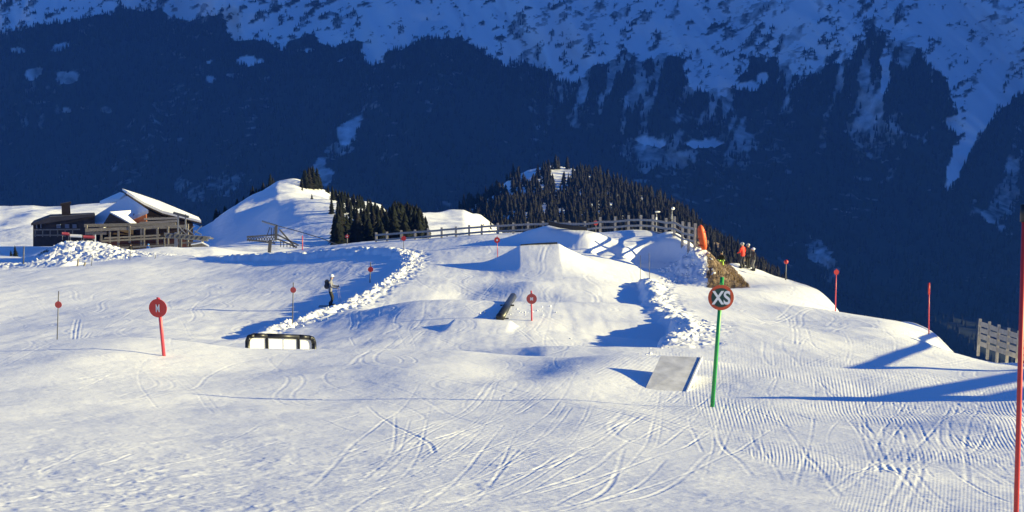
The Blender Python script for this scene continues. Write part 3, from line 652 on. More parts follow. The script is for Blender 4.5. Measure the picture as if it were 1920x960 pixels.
# ---- jib box with white panels
YB = 41.5
def gp(u, v, Y=None): return P(u, v, 41 + (u-464)/125*1.15)
b0 = gp(527, 664); t = empty('jib_box', (b0.x, YB, b0.z), 'black framed jib rail with white panels, standing on snow behind the roller', 'jib rail')
pts = [(464,672),(464,640),(467,632),(476,629),(500,629.5),(560,631.5),(578,632.5),(586,635),(589,643),(589,676)]
m_ = MB()
for p, q in zip(pts[:-1], pts[1:]): m_.cyl(local(t, gp(*p)), local(t, gp(*q)), 4.6/F*YB, n=14); m_.ball(local(t, gp(*q)), 4.6/F*YB, sub=2)
m_.build('bent_tube', M_black, t, True)
for u in (501, 560): MB().box(local(t, gp(u, 653)), (.085, .07, 42/F*YB)).build('leg', M_black, t)
for u0, u1 in ((468, 498), (504, 529), (531.5, 557), (563, 586)):
    MB().slab([local(t, gp(u0, 634.5))+Vector((0, .02, 0)), local(t, gp(u1, 635.5))+Vector((0, .02, 0)), local(t, gp(u1, 674))+Vector((0, .02, 0)), local(t, gp(u0, 673))+Vector((0, .02, 0))], .02, up=(0, -1, 0)).build('white_panel', M_panel, t)
# ---- black pipe
pa = P(938, 597, 49.6); pb = P(962, 558, 58.0); g0 = gz(pa.x, 49.6); g1 = gz(pb.x, 58.0)
t = empty('pipe_rail', (pa.x, 49.6, g0), 'thick black pipe rail lying on short stands beyond a snow ramp', 'jib rail')
MB().cyl(local(t, pa)+Vector((0, 0, .05)), local(t, pb)+Vector((0, 0, .05)), .165, n=24).build('pipe', M_tube, t, True)
MB().cyl(local(t, pa)+Vector((0, -.012, .05)), local(t, pa)+Vector((.004, .05, .05)), .175, n=24).build('end_rim', M_black, t, True)
for k in (.06, .5, .92):
    c = pa.lerp(pb, k); gzc = gz(c.x, c.y)
    m_ = MB().box(local(t, (c.x, c.y, (c.z+gzc)/2-.08)), (.07, .07, max(c.z-gzc+.15, .2))); m_.box(local(t, (c.x, c.y, gzc+.02)), (.6, .1, .05)); m_.build('stand', M_black, t)
# ---- grey ramp board
q = [P(1206, 741, 22.4), P(1281, 746, 22.3), P(1313, 670, 24.35), P(1239, 667, 24.45)]
c = (q[0]+q[1])/2; t = empty('ramp_board', (c.x, c.y, gz(c.x, c.y)), 'flat grey board ramp rising away from the viewer in the groomed snow', 'ramp')
for i_ in (0, 1): q[i_].z = max(q[i_].z, gz(q[i_].x, q[i_].y)+.02)
bm_ = MB().slab([local(t, p) for p in q], .03); bm_.build('deck_board', M_board, t)
MB().beam(local(t, q[1])+Vector((.03, 0, -.01)), local(t, q[2])+Vector((.03, 0, -.01)), .03, .06).build('edge_strip', M_panel, t)
q = [q[0]+Vector((.1, .05, 0)), q[1]+Vector((-.12, .05, 0)), q[2]+Vector((-.14, -.02, 0)), q[3]+Vector((.1, -.02, 0))]
gq = [Vector((p.x, p.y, gz(p.x, p.y)-.1)) for p in q]
m_ = MB(); bm = m_.bm; vv = [bm.verts.new(local(t, p)-Vector((0, 0, .037))) for p in q]+[bm.verts.new(local(t, p)) for p in gq]
for f in ((0,1,2,3),(4,7,6,5),(0,4,5,1),(1,5,6,2),(2,6,7,3),(3,7,4,0)): bm.faces.new([vv[i] for i in f])
m_.build('snow_packing', M_roofsnow, t)
# ---- kicker lips
def lip(pts, h, w_, label):
    pts = [Vector(p) for p in pts]; t = empty('kicker_lip', pts[0], label, 'kicker edge', 'black edges of the snow kickers')
    m_ = MB()
    for a, b in zip(pts[:-1], pts[1:]): m_.beam(local(t, a), local(t, b), w_, h)
    m_.build('edge_plank', M_black, t)
kz = lambda x, y: gz(x, y)
lip([(P(u, 455, 80).x, 79.93, kz(P(u, 455, 80).x, 79.9)+.05) for u in (976, 1000, 1022, 1045)], .13, .12, 'straight black plank along the lip of the nearer kicker')
lip([P(1029, 418, 88.3), P(1050, 423, 88.1), P(1076, 426.5, 87.9), P(1101, 428.5, 87.8)], .30, .2, 'slanting black plank on top of the farther kicker by the fence')
# ---- wooden fence around the plateau
FB = [(704,455,101.5),(760,451,100.5),(830,446,99.5),(900,441,98.5),(960,437,98),(1000,435,97.5),(1060,434,97),(1120,435,96),(1170,436,94),(1215,440,91.5),(1250,445,88.5),(1280,452,85.5),(1306,460,82.5)]
pts = []
for u, v, Y in FB:
    p = P(u, v, Y); pts.append(Vector((p.x, Y, p.z)))
fence_pts = smooth_path([p[:] for p in pts], 40); fence_pts = [Vector(p) for p in fence_pts]
t = empty('wooden_fence', fence_pts[0], 'grey wooden post and rail fence curving round the far edge of the piste', 'fence')
PU = [705,725,753,779,804,829,854,879,904,933,962,990,1018,1042,1068,1097,1126,1153,1178,1201,1224,1248,1264,1279,1291,1303]
pl = []
for u in PU:
    k = min(range(len(fence_pts)), key=lambda i: abs(uv_of(fence_pts[i].x, fence_pts[i].y, fence_pts[i].z)[0]-u)); pl.append(fence_pts[k])
for i, p in enumerate(pl):
    g_z = gz(p.x, p.y)
    zt = max(p.z, g_z) + (.72 if p.y > 96 else .86+.35*max(0, (92-p.y)/10)) + (1.12-.86 if p.y <= 96 else .1) + random.uniform(-.04, .04)
    zb = g_z-.4
    MB().box(local(t, (p.x, p.y, (zt+zb)/2)), (.17, .15, zt-zb)).build('post', M_wood, t)
H1 = [(max(p.z, gz(p.x, p.y)) + (.62 if p.y > 96 else .78+.3*max(0, (92-p.y)/10))) for p in pl]
for off in (0, -.42):
    for i in range(len(pl)-1):
        a, b = pl[i], pl[i+1]; d = .0 if off == 0 else 0
        MB().beam(local(t, (a.x, a.y-.10, H1[i]+off+random.uniform(-.02, .02))), local(t, (b.x, b.y-.10, H1[i+1]+off+random.uniform(-.02, .02))), .06, .15).build('rail', M_wood, t)
for i in range(len(pl)-8, len(pl)-1):
    a, b = pl[i], pl[i+1]; MB().beam(local(t, (a.x, a.y-.10, H1[i]-.82)), local(t, (b.x, b.y-.10, H1[i+1]-.82)), .06, .13).build('rail', M_wood, t)
# ---- orange padding at the fence end
p0 = P(1318, 468, 82.0); t = empty('orange_pad', (p0.x, 82, p0.z), 'upright bright orange safety pad at the right end of the fence', 'safety pad')
m_ = MB(); bm = m_.bm; prof = [(1311,467,.10),(1308,450,.30),(1307.5,434,.34),(1311,425,.22),(1315,422,.05)]
rings = []
for k, (vv_, cu_, wd, th) in enumerate([(468,1320,5.5,.10),(462,1319.5,8.0,.18),(450,1317.5,9.5,.22),(438,1315.5,9.5,.22),(429,1314,8,.18),(424,1313.5,5,.12),(422,1313.5,2,.05)]):
    c = local(t, P(cu_, vv_, 82)); ring = []
    for j in range(14):
        a = j/14*6.283; ring.append(bm.verts.new(c+Vector((math.cos(a)*wd*.8/F*82, math.sin(a)*th*1.3, 0))))
    rings.append(ring)
for r0, r1 in zip(rings[:-1], rings[1:]):
    for j in range(14): bm.faces.new((r0[j], r0[(j+1)%14], r1[(j+1)%14], r1[j]))
bm.faces.new(rings[0][::-1]); bm.faces.new(rings[-1]); m_.build('padding', M_mat, t, True)
for vv_ in (434, 447, 460):
    c = local(t, P(1316, vv_, 82)); m_ = MB()
    m_.box(c, (.50, .46, .035)).build('strap', mat('dark_orange_strap', (.5, .06, .01), .6), t)
# ---- slatted snow fence at the right
t = None
A = P(1836, 646, 46.5); Bq = P(1990, 700, 41)
t = empty('snow_fence', (A.x, A.y, A.z), 'grey slatted wooden snow fence on the slope edge behind the tall red pole', 'fence')
d = (Bq-A); n_p = 9; Hf = 48/F*46
for i in range(n_p):
    p = A+d*(i/(n_p-1)); MB().box(local(t, p+Vector((0, .05, Hf/2-.2))), (.09, .07, Hf+.5)).build('post', M_wood, t)
for k in range(4):
    zo = .06+k*(Hf-.05)/3.6
    for i in range(n_p-1):
        a, b = A+d*(i/(n_p-1)), A+d*((i+1)/(n_p-1)); e = Vector((0, random.uniform(-.01, .01), zo+random.uniform(-.02, .02)))
        MB().beam(local(t, a+e), local(t, b+e), .03, .17).build('slat', M_wood, t)
# ---- unseen timber frame added off to the right, beams placed to cast shadow bands
def ray_up(u, v, L, y0=8):
    h_ = hit(u, v, y0); return h_ + SUN*L
t = empty('shadow_gantry', (12.5, 21, gz(12.5, 21)), 'unseen timber gantry added out of view to cast shadow bands on the piste', 'gantry')
def gbeam(a, b, w_, h_=None): MB().beam(local(t, a), local(t, b), w_, h_ or w_).build('beam', M_log, t)
shb = [((1620,690),(1750,628),.18,9.5,27.5),((1730,688),(1808,655),.17,7,33),((1690,745),(1915,705),.19,8,20),((1850,753),(1990,722),.17,8,20)]
ends = []
for (a, b, w_, L, y0) in shb:
    a_, b_ = ray_up(*a, L, y0), ray_up(*b, L*.9, y0); dd = (b_-a_)*.12; gbeam(a_-dd*.2, b_+dd, w_); ends.append((a_, b_+dd))
hb = hit(1640, 755, 15); q0 = hit(1380, 752, 15)
m_ = MB(); pt = hb + SUN*7.2; px_ = pt.x+.6
e1 = q0 + SUN*((px_-q0.x)/SUN.x)
MB().cyl(local(t, (px_, e1.y, gz(px_, e1.y)-.3)), local(t, e1), .95, .10, 16).build('mast', M_log, t, True)  # added cone, tapered to suit the shadow band it throws
for a_, b_ in ends:
    for e in (a_, b_):
        if e.x > 9: MB().cyl(local(t, (e.x, e.y, gz(e.x, e.y)-.5)), local(t, e), .05, .05, 8).build('upright', M_log, t)
# ------------------------------------------------------------------ people
def skin_body(name, J, Eg, Rd, mats, pick, parent, sub=2):
    me = bpy.data.meshes.new(name); ids = {k: i for i, k in enumerate(J)}
    me.from_pydata([J[k] for k in J], [(ids[a], ids[b]) for a, b in Eg], [])
    o = bpy.data.objects.new(name, me); C.objects.link(o); md = o.modifiers.new('skin', 'SKIN')
    md.use_smooth_shade = True; md.branch_smoothing = .3
    for k, i in ids.items():
        r = Rd[k]; me.skin_vertices[0].data[i].radius = (r, r) if isinstance(r, (int, float)) else r
    me.skin_vertices[0].data[0].use_root = True
    sb = o.modifiers.new('subdivision', 'SUBSURF'); sb.levels = sub; sb.render_levels = sub
    bpy.context.view_layer.update()
    m2 = bpy.data.meshes.new_from_object(o.evaluated_get(bpy.context.evaluated_depsgraph_get()))
    o.modifiers.clear(); o.data = m2; m2.materials.clear()
    for m in mats: m2.materials.append(m)
    for p in m2.polygons: p.use_smooth = True; p.material_index = pick(p.center)
    o.parent = parent
    return o
def person(base, face, H, label, jacket, trousers, helmet, pose='stand', backpack=None, group=None, lean=.0, pole_=False, ski_col=None, arms=(.35, .35), goggles=True):
    """face = heading of the body, radians from +x"""
    t = empty('person', base, label, 'person', group, rz=face); s = H/1.78
    hip = .92*s; k = -.04*s
    if pose == 'crouch': hipp = Vector((-.22*s, 0, .52*s)); sh = Vector((.12*s, 0, .92*s)); kn = Vector((.22*s, 0, .48*s))
    else: hipp = Vector((k, 0, hip)); sh = Vector((k+.04*s+lean, 0, 1.43*s)); kn = Vector((.09*s, 0, .50*s))
    J = {'pel': hipp, 'waist': hipp.lerp(sh, .38), 'chest': hipp.lerp(sh, .8), 'neck': sh+Vector((.03, 0, .07))*s, 'head': sh+Vector((.06, 0, .20))*s, 'crown': sh+Vector((.07, 0, .29))*s}
    Eg = [('pel', 'waist'), ('waist', 'chest'), ('chest', 'neck'), ('neck', 'head'), ('head', 'crown')]
    Rd = {'pel': (.155*s, .125*s), 'waist': (.15*s, .12*s), 'chest': (.18*s, .135*s), 'neck': .065*s, 'head': .095*s, 'crown': .08*s}
    for sg, n in ((1, 'l'), (-1, 'r')):
        w_ = sg*.095*s; st = sg*.03*s
        J[n+'hip'] = hipp+Vector((0, w_, -.06*s)); J[n+'kn'] = Vector((kn.x, w_+st, kn.z)); J[n+'an'] = Vector((-.02*s, w_+st, .09*s)); J[n+'toe'] = Vector((.15*s, w_+st*1.2, .055*s))
        Eg += [('pel', n+'hip'), (n+'hip', n+'kn'), (n+'kn', n+'an'), (n+'an', n+'toe')]
        Rd.update({n+'hip': .095*s, n+'kn': .072*s, n+'an': .06*s, n+'toe': .05*s})
        fw = arms[0 if sg > 0 else 1]
        J[n+'sh'] = sh+Vector((-.01*s, sg*.19*s, -.03*s)); J[n+'el'] = sh+Vector((-.03*s+fw*.15*s, sg*.25*s, -.30*s)); J[n+'wr'] = J[n+'el']+Vector((.22*s*min(1, fw*2.2), -sg*.02*s, -.22*s*(1-min(fw*1.6, .85)))); J[n+'ha'] = J[n+'wr']+(J[n+'wr']-J[n+'el'])*.33
        Eg += [('chest', n+'sh'), (n+'sh', n+'el'), (n+'el', n+'wr'), (n+'wr', n+'ha')]
        Rd.update({n+'sh': .075*s, n+'el': .058*s, n+'wr': .045*s, n+'ha': .045*s})
    zc = hipp.z-.06*s; face_m = mat('skin', (.45, .28, .2), .6)
    hx = J['lwr'].x
    def pick(c):
        if (c-J['head']).length < .13*s and c.z > J['neck'].z+.03*s: return 2
        if c.z < .16*s: return 3
        if (c-J['lha']).length < .07*s or (c-J['rha']).length < .07*s: return 3
        if pose == 'crouch': return 1 if (c.z < zc+.08*s or c.x > .3*s) and c.z < .62*s else 0
        return 1 if c.z < zc and abs(c.y) < .22*s else 0
    skin_body('body', J, Eg, Rd, [jacket, trousers, face_m, M_black], pick, t)
    hc = J['head']+Vector((-.005, 0, .06))*s
    m_ = MB(); m_.ball(hc, .135*s, (1.08, .92, .95), 3)
    for v in list(m_.bm.verts):
        if v.co.z < hc.z-.045*s: v.co.z = hc.z-.045*s
    m_.build('helmet', helmet, t, True)
    if goggles: MB().ball(hc+Vector((.105, 0, -.035))*s, .07*s, (.6, 1.25, .6), 2).build('goggles', M_black, t, True)
    MB().ball(J['head']+Vector((.10, 0, -.035))*s, .022*s, (1.2, .7, .9), 2).build('nose', face_m, t, True)
    for n in 'lr':
        a = J[n+'an']; m_ = MB().box(a+Vector((.06*s, 0, -.03*s)), (.30*s, .11*s, .12*s)); m_.box(a+Vector((-.01*s, 0, .09*s)), (.15*s, .12*s, .2*s)); m_.build('boot', M_black, t, bevel=.015*s)
        # fingers of the glove closing on the pole grip
        h_ = J[n+'ha']; dr = (J[n+'ha']-J[n+'wr']).normalized(); m_ = MB()
        for f in range(4):
            r0 = h_+dr*.02*s+Vector((0, 0, (.03-.02*f)*s)); r1 = r0+dr*(.045-.004*abs(f-1))*s; m_.cyl(r0, r1, .011*s, .010*s, 6); m_.cyl(r1, r1+Vector((-.01, -.03 if n == 'l' else .03, -.004))*s, .010*s, .008*s, 6)
        m_.cyl(h_, h_+Vector((.02, -.035 if n == 'l' else .035, .03))*s, .012*s, .009*s, 6); m_.build('glove_fingers', M_black, t, True)
    if backpack:
        c = J['chest']+Vector((-.20, 0, -.08))*s; m_ = MB().box(c, (.20*s, .30*s, .48*s)); m_.box(c+Vector((-.11*s, 0, -.1*s)), (.06*s, .22*s, .2*s)); m_.build('backpack', backpack, t, bevel=.05*s)
    R = Matrix.Rotation(face, 3, 'Z'); bs = Vector(base)
    if ski_col:
        for n in 'lr':
            a = J[n+'toe']; m_ = MB(); c = bs+R@Vector((a.x-.05, a.y, 0)); dx = R@Vector((1, 0, 0))
            sk = empty('ski', c, ('near' if n == 'r' else 'far')+' ski under '+label.split(',')[0], 'ski', 'skis worn by people')
            m_.beam(-dx*.75+Vector((0, 0, .02)), dx*.72+Vector((0, 0, .02)), .085, .02); m_.beam(dx*.72+Vector((0, 0, .02)), dx*.88+Vector((0, 0, .10)), .08, .015); m_.build('ski_blade', ski_col, sk)
            MB().beam(-dx*.14+Vector((0, 0, .045)), dx*.14+Vector((0, 0, .045)), .06, .03).build('binding', M_black, sk)
    if pole_:
        for n in 'lr':
            h_ = J[n+'ha']+Vector((.02*s, 0, 0)); tip = Vector((h_.x+pole_*s, h_.y+(.06 if n == 'l' else -.06)*s, .02)); a = bs+R@h_; b = bs+R@tip
            pe = empty('ski_pole', a, ('near' if n == 'r' else 'far')+' ski pole held by '+label.split(',')[0], 'ski pole', 'ski poles held by people')
            MB().cyl(Vector((0, 0, .08)), b-a, .009, .006, 6).build('shaft', mat('pole_alloy', (.35, .28, .26), .4), pe); MB().cyl((b-a)*.92, (b-a)*.935, .045, .045, 10).build('basket', M_black, pe)
            MB().cyl(Vector((0, 0, .09)), Vector((0, 0, -.04)), .016, .014, 8).build('grip', M_black, pe)
    return t
M_gj = mat('light_grey_jacket', (.20, .20, .225), .8, .1, 8); M_bt = mat('black_trousers', (.012, .012, .014), .8, .1, 8); M_wh = mat('white_helmet_shell', (.8, .8, .8), .35)
M_bp = mat('charcoal_backpack', (.04, .042, .055), .8, .1, 8); M_rj = mat('bright_red_jacket', (.75, .03, .015), .7, .08, 8); M_nav = mat('navy_cloth', (.02, .025, .05), .8, .1, 8)
M_neon = mat('neon_yellow_cloth', (.55, .85, .12), .7, .05, 8); M_gh = mat('grey_helmet_shell', (.35, .35, .37), .35); M_blue = mat('blue_cloth', (.05, .2, .5), .8, .1, 8)
p_ = P(621, 572, 66.5); h_ = Vector((p_.x, 66.5, gz(p_.x, 66.5))); pz = person((h_.x, h_.y, h_.z+.03), 0.0, 62/F*h_.y*1.0, 'skier in white helmet, grey jacket and dark backpack alone on the left piste', M_gj, M_bt, M_wh, backpack=M_bp, lean=.0, pole_=.12, ski_col=M_dmetal, arms=(.75, .7))
def onY(u, Y, dz=0):
    p = P(u, 520, Y); return (p.x, Y, gz(p.x, Y))
person(onY(1391, 87.2), 2.2, 1.78, 'person in bright red jacket, leftmost of the group on the right edge', M_rj, M_nav, M_gh, goggles=True, arms=(.4, .3))
person(onY(1402, 87.9), 3.6, 1.72, 'person in dark clothes, middle of the group on the right edge', M_nav, M_bt, M_gh, arms=(.5, .2))
person(onY(1412, 87.4), 3.3, 1.60, 'person with pale helmet and red band, rightmost of the group on the right edge', mat('dark_jacket', (.03, .03, .04), .8), mat('grey_trousers', (.2, .2, .19), .8), M_wh, arms=(.6, .3))
MBt = bpy.data.objects
p_ = P(1352, 524, 84.5); person((p_.x, 84.5, gz(p_.x, 84.5)), 4.4, 1.55, 'person crouching in a black jacket and neon yellow trousers below the orange pad', M_bt, M_neon, M_black, pose='crouch', arms=(.5, .5))
# dry grass on the bare bank
gv, gf = [], []
for i in range(2600):
    u = random.uniform(1318, 1405); Y = random.uniform(78, 92); p = P(u, 500, Y); z = gz(p.x, Y)
    uu, vv_ = uv_of(p.x, Y, z)
    if not (1322 < uu < 1341+(vv_-468)*.95) or vv_ < 455: continue
    a = random.uniform(0, 6.28); L_ = random.uniform(.06, .22); wd = .022; dx_, dy_ = math.cos(a), math.sin(a); k = len(gv); l = random.uniform(-.5, .5)
    gv += [(p.x-dx_*wd, Y-dy_*wd, z-.03), (p.x+dx_*wd, Y+dy_*wd, z-.03), (p.x+dy_*l*L_, Y+dx_*l*L_, z+L_)]; gf.append((k, k+1, k+2))
o = bpy.data.objects.new('dry_grass', soup('dry_grass', gv, gf, M_grass)); C.objects.link(o); tag(o, 'brown dry grass on the bare bank below the orange pad', 'grass', None, 'stuff')
# loose snow lumps along the banks
gv, gf = [], []
ico = bmesh.new(); bmesh.ops.create_icosphere(ico, subdivisions=1, radius=1); iv = [v.co.copy() for v in ico.verts]; ifc = [[v.index for v in f.verts] for f in ico.faces]; ico.free()
def lump(x, y, r):
    z = gz(x, y)-r*.05; k = len(gv); R = Matrix.Rotation(random.uniform(0, 6.28), 3, random.choice('XYZ'))
    for v in iv:
        q = R @ v; q = q*r*.62*random.uniform(.6, 1.3); gv.append((x+q.x, y+q.y, z+q.z*.8))
    gf.extend([[k+a for a in f] for f in ifc])
for pl_, n, w_ in ((WALL[1:10], 300, .6), (WALR, 200, .6), (MOUND, 80, 3.0)):
    for i in range(n):
        j = random.randrange(len(pl_)-1); f = random.random(); a = pl_[j]*(1-f)+pl_[j+1]*f
        nrm = np.array([-(pl_[j+1]-pl_[j])[1], (pl_[j+1]-pl_[j])[0]]); nrm = nrm/np.linalg.norm(nrm); side = -1 if pl_ is not WALR else 1
        off = abs(random.gauss(0, w_)) * side + random.uniform(-.2, .2); lump(a[0]+nrm[0]*off, a[1]+nrm[1]*off, random.choice((1, 1, 1, 1.6))*random.uniform(.02, .12)*(1.5 if pl_ is MOUND else 1))
pa_ = P(975, 600, 51)
for i in range(90): lump(pa_.x+random.gauss(0, .8), 51+random.gauss(0, 2.2), random.uniform(.03, .09))
for i in range(160): lump(plane(random.uniform(1235, 1335), 500, 81)[0], random.uniform(79, 83), random.uniform(.06, .18))
for u, v in ((1335, 769), (308, 674), (997, 604)):
    h_ = hit(u, v, 44 if v < 610 else 8)
    for i in range(14): lump(h_.x+random.gauss(0, .13), h_.y+random.gauss(0, .16), random.uniform(.012, .045))
for i in range(60): lump(P(random.uniform(1196, 1292), 748, 22.2).x, 22.2+random.gauss(0, .12), random.uniform(.01, .035))
o = bpy.data.objects.new('snow_lumps', soup('snow_lumps', gv, gf, snow_near)); C.objects.link(o); tag(o, 'loose lumps of snow along the cut banks', 'snow lumps', None, 'stuff')
# ------------------------------------------------------------------ conifers
def fir_mesh(name, layers, seg, seed, slim=.20, material=None):
    rg = random.Random(seed); V, Fc = [], []
    for k in range(layers):
        f = k/layers; zb = .06+.90*f; r = slim*(1-f)**.85*rg.uniform(.85, 1.15)+.012; zt = min(1., zb+1.55/layers+.04)
        base = len(V); V.append((0, 0, zt)); cx, cyy = rg.gauss(0, .008), rg.gauss(0, .008)
        for j in range(seg*2):
            a = (j+rg.uniform(-.3, .3))/(seg*2)*6.283; rr = r*(rg.uniform(.8, 1.25) if j % 2 == 0 else rg.uniform(.35, .6)); dz = -rg.uniform(0, .035) if j % 2 == 0 else rg.uniform(.0, .03)
            V.append((cx+rr*math.cos(a), cyy+rr*math.sin(a), zb+dz))
        for j in range(seg*2): Fc.append((base, base+1+j, base+1+(j+1) % (seg*2)))
    return soup(name, V, Fc, material or M_fir)
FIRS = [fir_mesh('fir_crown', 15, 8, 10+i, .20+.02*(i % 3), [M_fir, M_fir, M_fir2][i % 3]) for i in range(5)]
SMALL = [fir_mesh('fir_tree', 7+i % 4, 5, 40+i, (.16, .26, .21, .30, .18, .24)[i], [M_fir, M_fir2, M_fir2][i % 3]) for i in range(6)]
trunk_me = MB().cyl((0, 0, -.04), (0, 0, .5), .016, .009, 7).build('trunk', M_bark); TR_ME = trunk_me.data; bpy.data.objects.remove(trunk_me)
def fir(x, y, z, h, label, group, i):
    t = empty('fir_tree', (x, y, z), label, 'fir tree', group, rz=random.uniform(0, 6.28)); kx = random.uniform(1., 1.3); t.scale = (h*kx, h*kx, h)
    c = bpy.data.objects.new('crown', FIRS[i % 5]); C.objects.link(c); c.parent = t
    c = bpy.data.objects.new('trunk', TR_ME); C.objects.link(c); c.parent = t
def hz_(x, y): return float(hills(np.array([[x]]), np.array([[y]]))[0, 0])
n_ = 0
for i in range(112):
    u = 625+ (i % 28)*6.4 + random.uniform(-3, 3); Y = 235+(i//28)*38+random.uniform(0, 30); x = float(sx(u, 430))*Y
    z = hz_(x, Y); vt = np.interp(u, [622, 640, 680, 720, 745, 775, 800], [385, 376, 385, 390, 372, 374, 405])+random.uniform(0, 22)-(4 if i >= 56 else 0)
    h = max(4, min(20, P(u, vt, Y).z - z)); fir(x, Y, z-.3, h, 'dark fir in the dense clump between the ski ridge and the fence', 'firs of the dense clump behind the piste', i)
for i, (u, vb, vt) in enumerate([(566,372,352),(574,385,350),(581,392,352),(589,400,356),(596,403,364),(602,384,362),(571,378,356),(585,396,360),(616,392,372),(612,388,376)]):
    p = P(u, vb, 400); Y = 370+i*3; x = float(sx(u, vb))*Y; z = hz_(x, Y); fir(x, Y, z-.3, (vb-vt)/F*Y*1.1, 'fir in the short row on top of the snowy ski ridge', 'firs on top of the ski ridge', i)
for i in range(34):
    u = 404+i*3.4+random.uniform(-2, 2); vc = np.interp(u, [402, 440, 480, 520], [446, 412, 386, 361]); Y = np.interp(u, [402, 440, 480, 520], [330, 370, 400, 420])+random.uniform(-3, 16)
    x = float(sx(u, vc))*Y; z = hz_(x, Y); fir(x, Y, z-1, random.uniform(3, 6.5)*(1 if u > 440 else .6), 'small dark fir along the shaded left flank of the ski ridge', 'firs along the left flank of the ski ridge', i)
for i, (u, v, Y, h, lb) in enumerate([(862,424,300,4,'small fir left of the fence centre on bright snow'),(838,428,280,3,'tiny fir on the bright snow beyond the fence, left'),(893,420,330,5,'small fir at the foot of the wooded hill'),(568,403,360,1.6,'tiny bush on the ski ridge, upper'),(586,416,330,1.6,'tiny bush on the ski ridge, lower'),(22,500,150,2.2,'small snowy fir in the shade at the far left border'),(30,495,158,2.6,'taller snowy fir in the shade near the left border')]):
    x = float(sx(u, v))*Y; z = hz_(x, Y)
    if i >= 5: z = P(u, v, Y).z
    fir(x, Y, z-.2, h, lb, 'scattered small firs', i)
# wooded hill
CLEAR = [(948,342,13,7),(985,320,11,7),(1000,312,8,4),(1052,320,24,8),(1048,334,7,9),(1022,386,8,5),(1052,391,6,6),(1016,400,4,4),(985,356,5,4),(1018,333,3,4),(1204,384,5,2),(1115,348,3,2)]
cand = []
for i in range(9000):
    u = random.uniform(858, 1590); Y = random.uniform(430, 850); x = float(sx(u, 420))*Y
    cand.append((x, Y))
ca = np.array(cand); cz = wood(ca[:, :1], ca[:, 1:])[:, 0]
cu_, cv_ = uv_of(ca[:, 0], ca[:, 1], cz)
good = []
crest = np.array([(862,384,810),(900,368,820),(935,342,840),(960,325,850),(990,314,860),(1030,312,860),(1070,318,850),(1120,332,840),(1180,361,820),(1240,384,800),(1290,408,780),(1330,440,760),(1400,480,730),(1450,520,700),(1500,555,680),(1560,610,650)])
for (x, Y), z, u, v in zip(cand, cz, cu_, cv_):
    if u < 862 or u > 1585: continue
    if Y > np.interp(u, crest[:, 0], crest[:, 2])+12: continue
    if any(((u-a)/ra)**2+((v-5-b)/rb)**2 < 1 for a, b, ra, rb in CLEAR) : continue
    # keep the slope just in front of a clearing open as well, so the snow shows
    if any(abs(u-a) < ra*.9 and b < v < b+rb+16 for a, b, ra, rb in CLEAR): continue
    good.append((x, Y, z, u, v))
good.sort(key=lambda g: g[1]); sel, grid = [], {}
for g in good:
    k = (int(g[0]/3.2), int(g[1]/4.6))
    if k in grid: continue
    grid[k] = 1; sel.append(g)
def tsize(u): return random.choice((1, 1, 1, .7, 1.15))*random.uniform(5.5, 9.5)*(1 if u < 1300 else .75)
vis = [g for g in sel if g[4] < np.interp(g[3], [1300, 1340, 1450, 1600], [462, 505, 540, 620])]
rest = [g for g in sel if g not in vis]
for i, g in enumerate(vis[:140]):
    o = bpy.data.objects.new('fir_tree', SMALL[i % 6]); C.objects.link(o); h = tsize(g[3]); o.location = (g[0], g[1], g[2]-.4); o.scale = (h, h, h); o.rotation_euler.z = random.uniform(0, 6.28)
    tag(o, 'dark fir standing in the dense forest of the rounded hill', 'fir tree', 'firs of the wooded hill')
gv, gf = [], []; k0 = 0
sm_v = [np.array([v.co[:] for v in m.vertices]) for m in SMALL]; sm_f = [np.array([p.vertices[:] for p in m.polygons]) for m in SMALL]
for i, g in enumerate(vis[140:]):
    h = tsize(g[3]); j = i % 6; a = random.uniform(0, 6.28); R = np.array([[math.cos(a), -math.sin(a), 0], [math.sin(a), math.cos(a), 0], [0, 0, 1]])
    gv.append(sm_v[j]@R.T*h+np.array([g[0], g[1], g[2]-.4])); gf.append(sm_f[j]+k0); k0 += len(sm_v[j])
if gv:
    me = soup('forest', np.concatenate(gv), np.concatenate(gf), M_fir2); o = bpy.data.objects.new('forest', me); C.objects.link(o); tag(o, 'dense dark forest covering the upper part of the rounded hill', 'forest', None, 'stuff')
print('trees', len(vis))
# trees of the mountain face, one far-off wood
w_ = np.clip(dark, 0, 1); rs = np.random.default_rng(3)
XX = (MX*(MYd/MY)); ZZ = MZd*(MYd/MY)
pr = (w_ > .6)*(MV < 700)*(MV > -40)*(MU > -60)*(MU < 1990); idx = np.flatnonzero(pr.ravel()); wts = (MYd.ravel()[idx]**1.0); wts = wts*np.where(np.abs(MV.ravel()[idx]-tl.ravel()[idx]) < 70, 3, 1); ch = rs.choice(idx, 26000, p=wts/wts.sum())
bx_, by_, bz_ = XX.ravel()[ch]+rs.normal(0, 1.5, len(ch)), MYd.ravel()[ch], ZZ.ravel()[ch]
hh = rs.uniform(7, 15, len(ch))*np.where(MV.ravel()[ch] < tl.ravel()[ch]+5, .55, 1); rr = hh*.2
ang = np.arange(4)*math.pi/2
V = np.zeros((len(ch), 5, 3)); V[:, 4] = np.stack([bx_, by_, bz_+hh], 1)
for k in range(4): V[:, k] = np.stack([bx_+rr*math.cos(ang[k]), by_+rr*math.sin(ang[k]), bz_-1.5], 1)
Fc = (np.arange(len(ch))*5)[:, None, None]+np.array([[k, (k+1) % 4, 4] for k in range(4)])[None]
me = soup('far_forest', V.reshape(-1, 3), Fc.reshape(-1, 3), M_fir); o = bpy.data.objects.new('far_forest', me); C.objects.link(o); tag(o, 'shaded spruce forest on the far mountain face', 'forest', None, 'stuff')
